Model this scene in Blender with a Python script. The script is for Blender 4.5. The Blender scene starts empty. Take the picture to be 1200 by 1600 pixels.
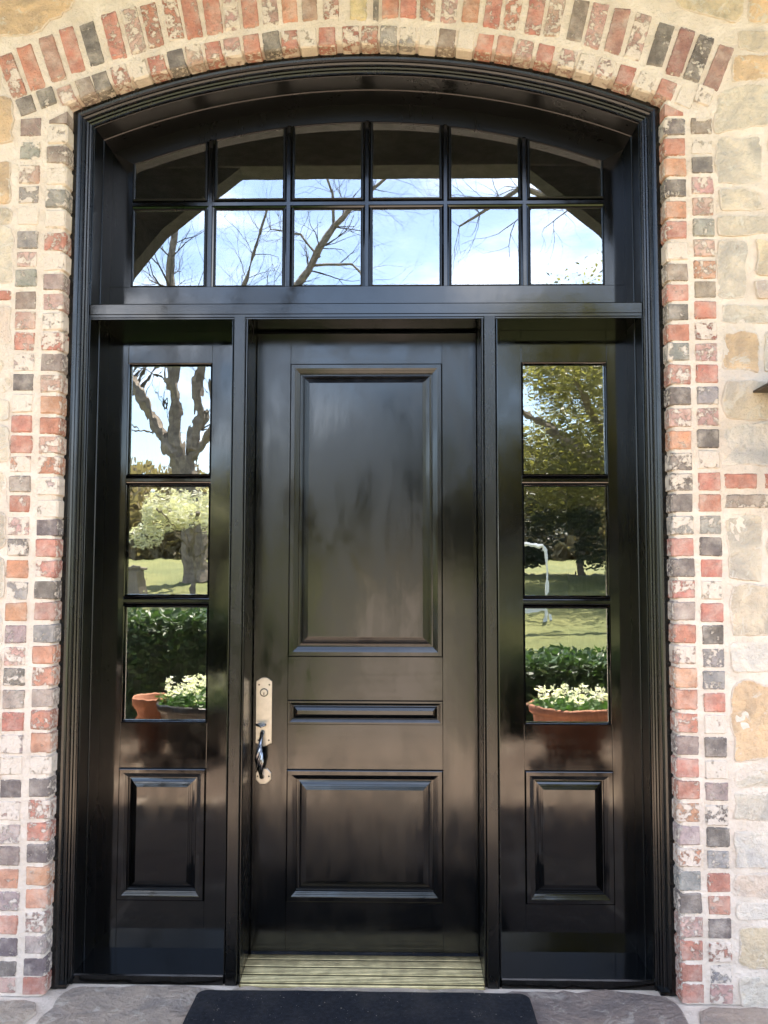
import bpy, bmesh, math, random
from mathutils import Vector, Matrix, noise

random.seed(7)
SC = bpy.context.scene
COL = SC.collection
R_ = math.radians

# ------------------------------------------------------------------ camera
FPX, CAMX, CAMY, CAMZ = 1290.0, 0.139, -3.2, 1.578
PITCH, YAW, ROLL = R_(3.67), R_(1.07), R_(0.12)
_fwd = Vector((-math.sin(YAW) * math.cos(PITCH), math.cos(YAW) * math.cos(PITCH), math.sin(PITCH)))
_rt = _fwd.cross(Vector((0, 0, 1))).normalized()
_up = _rt.cross(_fwd)
_r2 = _rt * math.cos(ROLL) + _up * math.sin(ROLL)
_u2 = _up * math.cos(ROLL) - _rt * math.sin(ROLL)
cam_data = bpy.data.cameras.new('camera')
cam_data.sensor_fit = 'VERTICAL'
cam_data.sensor_height = 24.0
cam_data.lens = FPX / 1600.0 * 24.0
cam_data.clip_start = 0.05
cam_data.clip_end = 2000
cam = bpy.data.objects.new('camera', cam_data)
m3 = Matrix((_r2, _u2, -_fwd)).transposed()
cam.matrix_world = Matrix.Translation((CAMX, CAMY, CAMZ)) @ m3.to_4x4()
COL.objects.link(cam)
SC.camera = cam


def P(x, y, plane):
    """photo pixel -> (X, Z) on the vertical plane Y = plane"""
    d = _r2 * ((x - 600) / FPX) - _u2 * ((y - 800) / FPX) + _fwd
    t = (plane - CAMY) / d.y
    return CAMX + d.x * t, CAMZ + d.z * t


# ------------------------------------------------------------------ world, sun, exposure
SUN_EL, SUN_AZ = R_(66), R_(14)          # azimuth: to the right of straight in front of the house
world = bpy.data.worlds.new('World')
SC.world = world
world.use_nodes = True
wn = world.node_tree
wn.nodes.clear()
wo = wn.nodes.new('ShaderNodeOutputWorld')
bg = wn.nodes.new('ShaderNodeBackground')
sky = wn.nodes.new('ShaderNodeTexSky')
sky.sky_type = 'NISHITA'
sky.sun_disc = False
sky.sun_elevation = SUN_EL
sky.sun_rotation = math.pi - SUN_AZ
sky.air_density = 1.0
sky.dust_density = 1.2
bg.inputs['Strength'].default_value = 0.085
sky.dust_density = 1.0
tcw = wn.nodes.new('ShaderNodeTexCoord')
mpw = wn.nodes.new('ShaderNodeMapping')
mpw.inputs['Scale'].default_value = (1.0, 1.0, 2.6)
mpw.inputs['Location'].default_value = (0.4, 0.0, 0.0)
nzw = wn.nodes.new('ShaderNodeTexNoise')
nzw.inputs['Scale'].default_value = 2.2
nzw.inputs['Detail'].default_value = 7
nzw.inputs['Roughness'].default_value = 0.55
rpw = wn.nodes.new('ShaderNodeMapRange')
rpw.interpolation_type = 'SMOOTHSTEP'
rpw.inputs[1].default_value = 0.47
rpw.inputs[2].default_value = 0.74
mxw = wn.nodes.new('ShaderNodeMix')
mxw.data_type = 'RGBA'
mxw.inputs[7].default_value = (11.0, 11.0, 11.2, 1)      # sunlit white cloud
wn.links.new(tcw.outputs['Generated'], mpw.inputs[0])
wn.links.new(mpw.outputs[0], nzw.inputs['Vector'])
wn.links.new(nzw.outputs['Fac'], rpw.inputs[0])
wn.links.new(rpw.outputs[0], mxw.inputs[0])
wn.links.new(sky.outputs[0], mxw.inputs[6])
wn.links.new(mxw.outputs[2], bg.inputs[0])
wn.links.new(bg.outputs[0], wo.inputs[0])

sun_data = bpy.data.lights.new('sun', 'SUN')
sun_data.energy = 5.0
sun_data.angle = R_(0.53)
sun_data.color = (1.0, 0.90, 0.77)
sun = bpy.data.objects.new('sun', sun_data)
sd = Vector((math.sin(SUN_AZ) * math.cos(SUN_EL), -math.cos(SUN_AZ) * math.cos(SUN_EL), math.sin(SUN_EL)))
sun.rotation_euler = sd.to_track_quat('Z', 'Y').to_euler()
sun.location = sd * 30
COL.objects.link(sun)

SC.view_settings.view_transform = 'Standard'
SC.view_settings.look = 'None'
SC.view_settings.exposure = 3.45
SC.view_settings.gamma = 1.0
SC.view_settings.use_curve_mapping = False
SC.render.engine = 'CYCLES'
SC.cycles.use_denoising = True
SC.cycles.max_bounces = 8
SC.cycles.diffuse_bounces = 5
SC.cycles.glossy_bounces = 4
SC.cycles.transparent_max_bounces = 12
SC.cycles.sample_clamp_indirect = 8.0


# ------------------------------------------------------------------ materials
def new_mat(name):
    m = bpy.data.materials.new(name)
    m.use_nodes = True
    nt = m.node_tree
    nt.nodes.clear()
    out = nt.nodes.new('ShaderNodeOutputMaterial')
    b = nt.nodes.new('ShaderNodeBsdfPrincipled')
    nt.links.new(b.outputs[0], out.inputs[0])
    return m, nt, b, out


def N(nt, kind, **kw):
    n = nt.nodes.new('ShaderNode' + kind)
    for k, v in kw.items():
        if k.startswith('i_'):
            n.inputs[k[2:].replace('_', ' ')].default_value = v
        else:
            setattr(n, k, v)
    return n


def mix(nt, fac, a, b, blend='MIX'):
    n = nt.nodes.new('ShaderNodeMix')
    n.data_type = 'RGBA'
    n.blend_type = blend
    for idx, v in ((0, fac), (6, a), (7, b)):
        if hasattr(v, 'links') or hasattr(v, 'is_linked'):
            nt.links.new(v, n.inputs[idx])
        else:
            n.inputs[idx].default_value = v
    return n.outputs[2]


def math_n(nt, op, a, b=None, c=None, clamp=False):
    n = nt.nodes.new('ShaderNodeMath')
    n.operation = op
    n.use_clamp = clamp
    for i, v in enumerate((a, b, c)):
        if v is None:
            continue
        if hasattr(v, 'is_linked'):
            nt.links.new(v, n.inputs[i])
        else:
            n.inputs[i].default_value = v
    return n.outputs[0]


def noise_n(nt, vec, scale, detail=4, rough=0.55, dist=0.0):
    n = nt.nodes.new('ShaderNodeTexNoise')
    n.inputs['Scale'].default_value = scale
    n.inputs['Detail'].default_value = detail
    n.inputs['Roughness'].default_value = rough
    n.inputs['Distortion'].default_value = dist
    if vec is not None:
        nt.links.new(vec, n.inputs['Vector'])
    return n.outputs['Fac']


def ramp(nt, fac, lo, hi, a=0.0, b=1.0):
    n = nt.nodes.new('ShaderNodeMapRange')
    n.interpolation_type = 'SMOOTHSTEP'
    nt.links.new(fac, n.inputs[0])
    for i, v in ((1, lo), (2, hi), (3, a), (4, b)):
        if hasattr(v, 'is_linked'):
            nt.links.new(v, n.inputs[i])
        else:
            n.inputs[i].default_value = v
    return n.outputs[0]


def pos(nt, scale=(1, 1, 1)):
    g = nt.nodes.new('ShaderNodeNewGeometry')
    mp = nt.nodes.new('ShaderNodeMapping')
    mp.inputs['Scale'].default_value = scale
    nt.links.new(g.outputs['Position'], mp.inputs['Vector'])
    return mp.outputs[0]


def bump(nt, h, strength, dist, b, prev=None):
    n = nt.nodes.new('ShaderNodeBump')
    n.inputs['Strength'].default_value = strength
    n.inputs['Distance'].default_value = dist
    nt.links.new(h, n.inputs['Height'])
    if prev is not None:
        nt.links.new(prev, n.inputs['Normal'])
    if b is not None:
        nt.links.new(n.outputs[0], b.inputs['Normal'])
    return n.outputs[0]


def c4(c):
    return (c[0], c[1], c[2], 1.0)


def simple(name, col, rough=0.7, metal=0.0, var=0.25, scale=14, bmp=0.0, bscale=90, spec=0.5):
    m, nt, b, _ = new_mat(name)
    p = pos(nt)
    f = noise_n(nt, p, scale, 5)
    f = ramp(nt, f, 0.25, 0.75)
    nt.links.new(mix(nt, f, c4([x * (1 - var) for x in col]), c4([min(1, x * (1 + var)) for x in col])), b.inputs['Base Color'])
    b.inputs['Roughness'].default_value = rough
    b.inputs['Metallic'].default_value = metal
    b.inputs['Specular IOR Level'].default_value = spec
    if bmp:
        bump(nt, noise_n(nt, p, bscale, 5), 1.0, bmp, b)
    return m


def paint(name, r_lo, r_hi, horiz=False, spec=0.5):
    """glossy black oil paint over wood: brushed, slightly wavy, worn a little unevenly"""
    m, nt, b, _ = new_mat(name)
    s = (0.8, 12, 12) if horiz else (12, 12, 0.8)
    ps = pos(nt, s)
    pw = pos(nt, (1, 1, 1))
    streak = noise_n(nt, ps, 3.0, 5, 0.6)
    blot = noise_n(nt, pos(nt, (1, 1, 0.45)), 6.0, 5, 0.62, 0.6)
    mixf = math_n(nt, 'ADD', math_n(nt, 'MULTIPLY', streak, 0.25), math_n(nt, 'MULTIPLY', blot, 0.75))
    nt.links.new(ramp(nt, mixf, 0.36, 0.64, r_lo, r_hi), b.inputs['Roughness'])
    dust = ramp(nt, noise_n(nt, pw, 420, 2, 0.5), 0.74, 0.80)
    nt.links.new(mix(nt, math_n(nt, 'MULTIPLY', dust, 0.35), (0.0016, 0.0016, 0.0016, 1), (0.05, 0.045, 0.04, 1)), b.inputs['Base Color'])
    b.inputs['IOR'].default_value = 1.52
    b.inputs['Specular IOR Level'].default_value = spec
    h1 = bump(nt, streak, 0.12, 0.0004, None)
    bump(nt, noise_n(nt, pw, 7, 2), 0.10, 0.003, b, h1)
    return m


PAINT_DOOR = paint('black_gloss_paint_door', 0.12, 0.27)
PAINT_RAIL = paint('black_gloss_paint_rail', 0.12, 0.27, True)
PAINT = paint('black_gloss_paint', 0.05, 0.14)
PAINT_OLD = paint('black_weathered_paint', 0.27, 0.33, False, 0.28)
PAINT_CAS = paint('black_casing_paint', 0.2, 0.3)
PAINT_H = paint('black_gloss_paint_across', 0.05, 0.14, True)


def glass(name, wav, wscale, sc=(1, 1, 1)):
    m = bpy.data.materials.new(name)
    m.use_nodes = True
    nt = m.node_tree
    nt.nodes.clear()
    out = nt.nodes.new('ShaderNodeOutputMaterial')
    tr = N(nt, 'BsdfTransparent')
    tr.inputs[0].default_value = (0.72, 0.76, 0.75, 1)
    gl = N(nt, 'BsdfGlossy')
    gl.inputs['Roughness'].default_value = 0.004
    gl.inputs['Color'].default_value = (0.97, 1.0, 1.0, 1)
    fr = N(nt, 'Fresnel')
    fr.inputs['IOR'].default_value = 3.0
    mx = N(nt, 'MixShader')
    ge = N(nt, 'NewGeometry')
    nt.links.new(math_n(nt, 'MULTIPLY', fr.outputs[0], math_n(nt, 'SUBTRACT', 1.0, ge.outputs['Backfacing'])), mx.inputs[0])
    nt.links.new(tr.outputs[0], mx.inputs[1])
    nt.links.new(gl.outputs[0], mx.inputs[2])
    df = N(nt, 'BsdfDiffuse')
    df.inputs[0].default_value = (0.6, 0.58, 0.54, 1)
    film = N(nt, 'MixShader')
    pf_ = pos(nt)
    dirt = ramp(nt, noise_n(nt, pf_, 6, 6, 0.65, 0.5), 0.45, 0.75, 0.0005, 0.007)
    nt.links.new(math_n(nt, 'MULTIPLY', dirt, math_n(nt, 'SUBTRACT', 1.0, ge.outputs['Backfacing'])), film.inputs[0])
    nt.links.new(mx.outputs[0], film.inputs[1])
    nt.links.new(df.outputs[0], film.inputs[2])
    nt.links.new(film.outputs[0], out.inputs[0])
    p = pos(nt, sc)
    n1 = bump(nt, noise_n(nt, p, wscale, 2, 0.5), 1.0, wav, None)
    nt.links.new(n1, gl.inputs['Normal'])
    return m


GLASS_T = glass('transom_glass', 0.0001, 5)
GLASS_S = glass('sidelight_glass', 0.0002, 9, (1.5, 1, 0.8))


def brick_material():
    m, nt, b, _ = new_mat('reclaimed_brick')
    oi = N(nt, 'ObjectInfo')
    tc = N(nt, 'TexCoord')
    p = pos(nt)
    addv = N(nt, 'VectorMath', operation='ADD')
    rv = N(nt, 'CombineXYZ')
    nt.links.new(math_n(nt, 'MULTIPLY', oi.outputs['Random'], 37.0), rv.inputs[0])
    nt.links.new(math_n(nt, 'MULTIPLY', oi.outputs['Random'], 11.0), rv.inputs[2])
    nt.links.new(p, addv.inputs[0])
    nt.links.new(rv.outputs[0], addv.inputs[1])
    q = addv.outputs[0]
    f1 = noise_n(nt, q, 26, 5, 0.6)
    f2 = noise_n(nt, q, 130, 3, 0.6)
    n3 = nt.nodes.new('ShaderNodeTexNoise')
    n3.inputs['Detail'].default_value = 8
    n3.inputs['Roughness'].default_value = 0.7
    n3.inputs['Distortion'].default_value = 0.15
    nt.links.new(q, n3.inputs['Vector'])
    nt.links.new(math_n(nt, 'ADD', 14.0, math_n(nt, 'MULTIPLY', math_n(nt, 'FRACT', math_n(nt, 'MULTIPLY', oi.outputs['Random'], 7.3)), 34.0)), n3.inputs['Scale'])
    f3 = n3.outputs['Fac']
    col = mix(nt, ramp(nt, f1, 0.32, 0.68), (0.78, 0.78, 0.80, 1), (1.16, 1.14, 1.12, 1))
    col = mix(nt, 1.0, oi.outputs['Color'], col, 'MULTIPLY')
    col = mix(nt, math_n(nt, 'MULTIPLY', ramp(nt, f2, 0.60, 0.76), 0.3), col, (0.12, 0.09, 0.08, 1))
    # thin, cloudy lime bloom, then mortar smeared over the face
    f5 = noise_n(nt, q, 17, 5, 0.65)
    col = mix(nt, ramp(nt, f5, 0.38, 0.76, 0.03, 0.50), col, (0.60, 0.51, 0.42, 1))
    pit = ramp(nt, noise_n(nt, q, 210, 3, 0.6), 0.66, 0.74)
    col = mix(nt, math_n(nt, 'MULTIPLY', pit, 0.5), col, (0.10, 0.075, 0.065, 1))
    thr = math_n(nt, 'SUBTRACT', 0.67, math_n(nt, 'MULTIPLY', oi.outputs['Alpha'], 0.40))
    smear = ramp(nt, f3, thr, math_n(nt, 'ADD', thr, 0.07))
    sx = N(nt, 'SeparateXYZ')
    nt.links.new(tc.outputs['Object'], sx.inputs[0])
    ex = math_n(nt, 'ABSOLUTE', sx.outputs[0])
    ez = math_n(nt, 'ABSOLUTE', sx.outputs[2])
    e = math_n(nt, 'MAXIMUM', ex, ez)
    f4 = noise_n(nt, q, 60, 5, 0.7)
    e = math_n(nt, 'ADD', e, math_n(nt, 'MULTIPLY', math_n(nt, 'SUBTRACT', f4, 0.5), 0.75))
    edge = math_n(nt, 'MULTIPLY', ramp(nt, e, 0.50, 0.54), 0.92)
    msk = math_n(nt, 'MAXIMUM', math_n(nt, 'MULTIPLY', smear, 0.9), edge)
    fm = noise_n(nt, p, 40, 4)
    mort = mix(nt, fm, (0.55, 0.455, 0.37, 1), (0.69, 0.585, 0.485, 1))
    nt.links.new(mix(nt, msk, col, mort), b.inputs['Base Color'])
    b.inputs['Roughness'].default_value = 0.9
    b.inputs['Specular IOR Level'].default_value = 0.25
    h = math_n(nt, 'ADD', math_n(nt, 'MULTIPLY', msk, 0.5), math_n(nt, 'ADD', f1, math_n(nt, 'MULTIPLY', f2, 0.6)))
    bump(nt, h, 1.0, 0.007, b)
    return m


def mortar_material():
    m, nt, b, _ = new_mat('lime_mortar')
    p = pos(nt)
    f = noise_n(nt, p, 9, 6, 0.6)
    g = noise_n(nt, p, 75, 5, 0.65)
    col = mix(nt, ramp(nt, f, 0.3, 0.7), (0.56, 0.465, 0.375, 1), (0.68, 0.575, 0.475, 1))
    col = mix(nt, math_n(nt, 'MULTIPLY', ramp(nt, g, 0.60, 0.72), 0.45), col, (0.34, 0.29, 0.24, 1))
    nt.links.new(col, b.inputs['Base Color'])
    b.inputs['Roughness'].default_value = 0.95
    b.inputs['Specular IOR Level'].default_value = 0.2
    bump(nt, math_n(nt, 'ADD', f, g), 1.0, 0.006, b)
    return m


def stone_material(name, rough=0.88):
    m, nt, b, _ = new_mat(name)
    oi = N(nt, 'ObjectInfo')
    p = pos(nt)
    addv = N(nt, 'VectorMath', operation='ADD')
    rv = N(nt, 'CombineXYZ')
    nt.links.new(math_n(nt, 'MULTIPLY', oi.outputs['Random'], 23.0), rv.inputs[1])
    nt.links.new(p, addv.inputs[0])
    nt.links.new(rv.outputs[0], addv.inputs[1])
    q = addv.outputs[0]
    f1 = noise_n(nt, q, 7, 6, 0.62, 0.8)
    f2 = noise_n(nt, q, 38, 6, 0.65)
    f3 = noise_n(nt, q, 11, 7, 0.7, 1.2)
    col = mix(nt, ramp(nt, f1, 0.3, 0.7), (0.72, 0.72, 0.74, 1), (1.18, 1.12, 1.04, 1))
    col = mix(nt, 1.0, oi.outputs['Color'], col, 'MULTIPLY')
    col = mix(nt, math_n(nt, 'MULTIPLY', ramp(nt, f3, 0.54, 0.64), oi.outputs['Alpha']), col, (0.60, 0.54, 0.45, 1))
    col = mix(nt, math_n(nt, 'MULTIPLY', ramp(nt, f2, 0.58, 0.74), 0.35), col, (0.19, 0.16, 0.13, 1))
    at = N(nt, 'Attribute', attribute_name='rim')
    fe = noise_n(nt, p, 30, 6, 0.68)
    rim = ramp(nt, math_n(nt, 'ADD', at.outputs['Fac'], math_n(nt, 'MULTIPLY', math_n(nt, 'SUBTRACT', fe, 0.5), 1.5)), 0.62, 0.95)
    col = mix(nt, math_n(nt, 'MULTIPLY', rim, 0.85 if name == 'limestone' else 0.35), col, (0.62, 0.52, 0.425, 1))
    nt.links.new(col, b.inputs['Base Color'])
    b.inputs['Roughness'].default_value = rough
    b.inputs['Specular IOR Level'].default_value = 0.25
    bump(nt, math_n(nt, 'ADD', f1, math_n(nt, 'MULTIPLY', f2, 1.2)), 1.0, 0.014, b)
    return m


BRICK = brick_material()
MORTAR = mortar_material()
STONE = stone_material('limestone')
FLAG = stone_material('flagstone', 0.75)
NICKEL = simple('satin_nickel', (0.47, 0.44, 0.385), 0.40, 1.0, 0.08, 40)
STEEL = simple('polished_steel', (0.24, 0.24, 0.25), 0.22, 1.0, 0.1, 60)
HOLE = simple('lock_shadow_metal', (0.05, 0.045, 0.04), 0.5, 0.6, 0.1)
BRASS = simple('worn_brass', (0.47, 0.385, 0.20), 0.42, 0.9, 0.30, 18, 0.0006, 160)
RUBBER = simple('mat_fibre', (0.012, 0.013, 0.017), 0.95, 0, 0.4, 60, 0.004, 420, 0.2)
def lint(m):
    nt = m.node_tree
    b = next(n for n in nt.nodes if n.type == 'BSDF_PRINCIPLED')
    src = b.inputs['Base Color'].links[0].from_socket
    p = pos(nt)
    f = ramp(nt, noise_n(nt, p, 95, 2, 0.4, 1.5), 0.735, 0.76)
    d = ramp(nt, noise_n(nt, p, 6, 4, 0.6), 0.4, 0.75, 0.0, 0.035)
    c = mix(nt, d, src, (0.5, 0.42, 0.33, 1))
    nt.links.new(mix(nt, f, c, (0.35, 0.30, 0.24, 1)), b.inputs['Base Color'])


lint(RUBBER)
BRONZE = simple('lantern_bronze', (0.06, 0.045, 0.032), 0.45, 0.7, 0.2)
WOOD = simple('stained_cedar', (0.055, 0.042, 0.034), 0.6, 0, 0.25, 6)
DARKWOOD = simple('dark_timber', (0.016, 0.013, 0.011), 0.65, 0, 0.3, 6)
TERRA = simple('terracotta', (0.28, 0.115, 0.065), 0.85, 0, 0.25, 8, 0.002, 60)
SOIL = simple('potting_soil', (0.03, 0.02, 0.014), 0.95)
PETAL = simple('white_petal', (0.66, 0.66, 0.61), 0.7, 0, 0.06)
LEAF = simple('pansy_leaf', (0.055, 0.12, 0.03), 0.6, 0, 0.4, 30)
HEDGE = simple('hedge_leaf', (0.045, 0.085, 0.028), 0.5, 0, 0.5, 12)
LIRIOPE = simple('grass_border_leaf', (0.10, 0.19, 0.04), 0.55, 0, 0.4, 12)
OAKLEAF = simple('live_oak_leaf', (0.15, 0.14, 0.055), 0.5, 0, 0.45, 3)
DARKLEAF = simple('evergreen_leaf', (0.022, 0.038, 0.016), 0.6, 0, 0.4, 3)
PALELEAF = simple('pale_spring_leaf', (0.60, 0.59, 0.45), 0.6, 0, 0.15, 5)
BARK = simple('grey_bark', (0.20, 0.165, 0.13), 0.95, 0, 0.45, 9, 0.02, 12)
TWIG = simple('shaded_twig_bark', (0.075, 0.06, 0.05), 0.95, 0, 0.35, 9)  # darker twig bark, deepened further so the crowns' shade sits in the colour
FARWOOD = simple('winter_woodland', (0.19, 0.155, 0.095), 0.9, 0, 0.5, 0.25)
WHITEPAINT = simple('white_paint', (0.78, 0.78, 0.76), 0.5, 0, 0.05)
HALL = simple('hall_plaster', (0.22, 0.20, 0.18), 0.9)
ROOFM = simple('roof_shingle', (0.10, 0.09, 0.08), 0.9, 0, 0.3, 20)
CONC = simple('path_concrete', (0.24, 0.20, 0.165), 0.9, 0, 0.15, 5, 0.003, 60)


def lawn_material():
    m, nt, b, _ = new_mat('lawn_grass')
    p = pos(nt)
    f = noise_n(nt, p, 0.35, 5)
    g = noise_n(nt, p, 22, 5, 0.7)
    col = mix(nt, ramp(nt, f, 0.35, 0.65), (0.085, 0.100, 0.020, 1), (0.155, 0.155, 0.040, 1))
    col = mix(nt, math_n(nt, 'MULTIPLY', ramp(nt, g, 0.45, 0.7), 0.5), col, (0.06, 0.085, 0.02, 1))
    nt.links.new(col, b.inputs['Base Color'])
    b.inputs['Roughness'].default_value = 0.9
    bump(nt, g, 1.0, 0.05, b)
    return m


LAWN = lawn_material()


def translucent(m, amount):
    nt = m.node_tree
    b = next(n for n in nt.nodes if n.type == 'BSDF_PRINCIPLED')
    out = next(n for n in nt.nodes if n.type == 'OUTPUT_MATERIAL')
    t = nt.nodes.new('ShaderNodeBsdfTranslucent')
    src = b.inputs['Base Color'].links[0].from_socket
    nt.links.new(mix(nt, 1.0, src, (1.6, 1.7, 1.0, 1), 'MULTIPLY'), t.inputs[0])
    mx = nt.nodes.new('ShaderNodeMixShader')
    mx.inputs[0].default_value = amount
    nt.links.new(b.outputs[0], mx.inputs[1])
    nt.links.new(t.outputs[0], mx.inputs[2])
    nt.links.new(mx.outputs[0], out.inputs[0])


for m_, a_ in ((LEAF, .3), (PETAL, .4), (HEDGE, .22), (LIRIOPE, .35), (OAKLEAF, .5), (PALELEAF, .2), (FARWOOD, .3)):
    translucent(m_, a_)


# ------------------------------------------------------------------ mesh helpers
def mesh_obj(name, verts, faces, mat, parent=None, smooth=False):
    me = bpy.data.meshes.new(name)
    me.from_pydata([tuple(v) for v in verts], [], faces)
    me.validate()
    bm = bmesh.new()
    bm.from_mesh(me)
    bmesh.ops.recalc_face_normals(bm, faces=bm.faces)
    bm.to_mesh(me)
    bm.free()
    if smooth:
        for pl in me.polygons:
            pl.use_smooth = True
    me.materials.append(mat)
    o = bpy.data.objects.new(name, me)
    COL.objects.link(o)
    if parent is not None:
        o.parent = parent
    return o


class MB:
    def __init__(self):
        self.v, self.f = [], []

    def raw(self, verts, faces):
        k = len(self.v)
        self.v += [tuple(v) for v in verts]
        self.f += [[i + k for i in f] for f in faces]
        return self

    def box(self, x0, x1, y0, y1, z0, z1, ch=0.0):
        if ch <= 0:
            v = [(x, y, z) for z in (z0, z1) for y in (y0, y1) for x in (x0, x1)]
            return self.raw(v, [(0, 2, 3, 1), (4, 5, 7, 6), (0, 1, 5, 4), (2, 6, 7, 3), (0, 4, 6, 2), (1, 3, 7, 5)])
        bm = bmesh.new()
        bmesh.ops.create_cube(bm, size=1.0)
        for w in bm.verts:
            w.co = Vector((x0 + (w.co.x + .5) * (x1 - x0), y0 + (w.co.y + .5) * (y1 - y0), z0 + (w.co.z + .5) * (z1 - z0)))
        bmesh.ops.bevel(bm, geom=bm.edges[:], offset=ch, segments=2, affect='EDGES', profile=0.6)
        bm.verts.index_update()
        vs = [w.co.copy() for w in bm.verts]
        fs = [[w.index for w in f.verts] for f in bm.faces]
        bm.free()
        return self.raw(vs, fs)

    def loft(self, loops, closed=False, cap0=False, cap1=False):
        n = len(loops[0])
        v, f = [], []
        for l in loops:
            v += list(l)
        for i in range(len(loops) - 1):
            for j in range(n if closed else n - 1):
                a, b2 = i * n + j, i * n + (j + 1) % n
                f.append((a, b2, b2 + n, a + n))
        if cap0:
            f.append(tuple(range(n)))
        if cap1:
            k = (len(loops) - 1) * n
            f.append(tuple(range(k, k + n)))
        return self.raw(v, f)

    def tube(self, pts, rads, seg=8, caps=True):
        loops = []
        pts = [Vector(p) for p in pts]
        ref = Vector((0, 0, 1))
        for i, p in enumerate(pts):
            d = (pts[min(i + 1, len(pts) - 1)] - pts[max(i - 1, 0)]).normalized()
            r0 = ref if abs(d.dot(ref)) < 0.95 else Vector((1, 0, 0))
            u = d.cross(r0).normalized()
            w = u.cross(d)
            loops.append([p + (u * math.cos(a) + w * math.sin(a)) * rads[i] for a in [2 * math.pi * k / seg for k in range(seg)]])
        return self.loft(loops, True, caps, caps)

    def lathe(self, prof, cx, cy, seg=24):
        loops = [[(cx + r * math.cos(2 * math.pi * k / seg), cy + r * math.sin(2 * math.pi * k / seg), z) for k in range(seg)] for r, z in prof]
        return self.loft(loops, True, True, True)

    def prism(self, poly, y0, y1):
        """poly in (x, z), extruded in y"""
        n = len(poly)
        v = [(x, y0, z) for x, z in poly] + [(x, y1, z) for x, z in poly]
        f = [tuple(range(n)), tuple(range(2 * n - 1, n - 1, -1))] + [(i, (i + 1) % n, n + (i + 1) % n, n + i) for i in range(n)]
        return self.raw(v, f)

    def build(self, name, mat, parent=None, smooth=False):
        return mesh_obj(name, self.v, self.f, mat, parent, smooth)


def empty(name, loc=(0, 0, 0)):
    o = bpy.data.objects.new(name, None)
    o.empty_display_size = 0.1
    o.location = loc
    COL.objects.link(o)
    return o


def tag(o, label=None, cat=None, group=None, kind=None):
    for k, v in (('label', label), ('category', cat), ('group', group), ('kind', kind)):
        if v:
            o[k] = v
    return o


# ------------------------------------------------------------------ key dimensions (metres; door centre x = 0, floor z = 0)
HW, RAD, ZC = 1.172, 3.05, 0.575          # outer half width of the casing, arch radius, arch centre height
YB = -0.10                                # brick face
YCAS = -0.035                             # casing front
YS = 0.20                                 # sash face
ZSILL = 0.03


def frame_loop(d, y, z0=0.0, step=0.06, narc=48):
    """outline of the arched opening inset by d (negative = outward), open at the bottom"""
    hw, r = HW - d, RAD - d
    zs = ZC + math.sqrt(r * r - hw * hw)
    nj = max(2, int(zs / step))
    pts = [(-hw, y, z0 + (zs - z0) * i / nj) for i in range(nj + 1)]
    a = math.asin(hw / r)
    for i in range(1, narc):
        t = -a + 2 * a * i / narc
        pts.append((r * math.sin(t), y, ZC + r * math.cos(t)))
    pts += [(hw, y, zs - (zs - z0) * i / nj) for i in range(nj + 1)]
    return pts


# fixed sampling so that lofts between different insets line up
def frame_loft(profile, name, mat, parent, z0=0.0, smooth=False):
    nj, narc = 24, 48
    loops = []
    for d, y in profile:
        hw, r = HW - d, RAD - d
        zs = ZC + math.sqrt(r * r - hw * hw)
        a = math.asin(hw / r)
        pts = [(-hw, y, z0 + (zs - z0) * i / nj) for i in range(nj + 1)]
        pts += [(r * math.sin(-a + 2 * a * i / narc), y, ZC + r * math.cos(-a + 2 * a * i / narc)) for i in range(1, narc)]
        pts += [(hw, y, zs - (zs - z0) * i / nj) for i in range(nj + 1)]
        loops.append(pts)
    return MB().loft(loops).build(name, mat, parent, smooth)


def arch_z(x, d):
    r = RAD - d
    return ZC + math.sqrt(r * r - x * x)


# ================================================================== HOUSE WALL (mortar bed, bricks, stones)
wall = tag(empty('house_wall', (0, YB, 0)), 'cream limestone house wall with red and charcoal brick surround arching over the door', 'wall')


def local(parent):
    """parent a list of world-space objects without moving them"""
    return Matrix.Translation(parent.location).inverted()


def adopt(o, parent):
    o.parent = parent
    o.matrix_parent_inverse = Matrix.Translation(parent.location).inverted()
    return o


def nz(x, z, s, k=0.0):
    return noise.noise(Vector((x * s + k, z * s - k, k * 0.37)))


# mortar bed: fine rings next to the opening, coarse beyond
verts, faces, rings = [], [], []
nj, narc = 250, 200


def ring_pts(d):
    hw, r = HW - d, RAD - d
    zs = ZC + math.sqrt(max(0.01, r * r - hw * hw))
    a = math.asin(hw / r)
    pts = [(-hw, zs * i / nj) for i in range(nj + 1)]
    pts += [(r * math.sin(-a + 2 * a * i / narc), ZC + r * math.cos(-a + 2 * a * i / narc)) for i in range(1, narc)]
    pts += [(hw, zs - zs * i / nj) for i in range(nj + 1)]
    return pts


MD = 0.008                                # mortar return sits this far inside the outer casing edge
prof = [(MD - 0.001, 0.06), (MD - 0.001, -0.02), (MD - 0.001, YB + 0.022), (MD - 0.004, YB + 0.012)]
prof += [(MD - 0.012 - 0.012 * k, YB + 0.004) for k in range(0, 40)]
for d, y in prof:
    base = len(verts)
    for x, z in ring_pts(d):
        n = nz(x, z, 24) * 0.0028 + nz(x, z, 70, 3.1) * 0.0016
        verts.append((x, y - n if y < -0.05 else y, z))
    rings.append(base)
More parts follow.
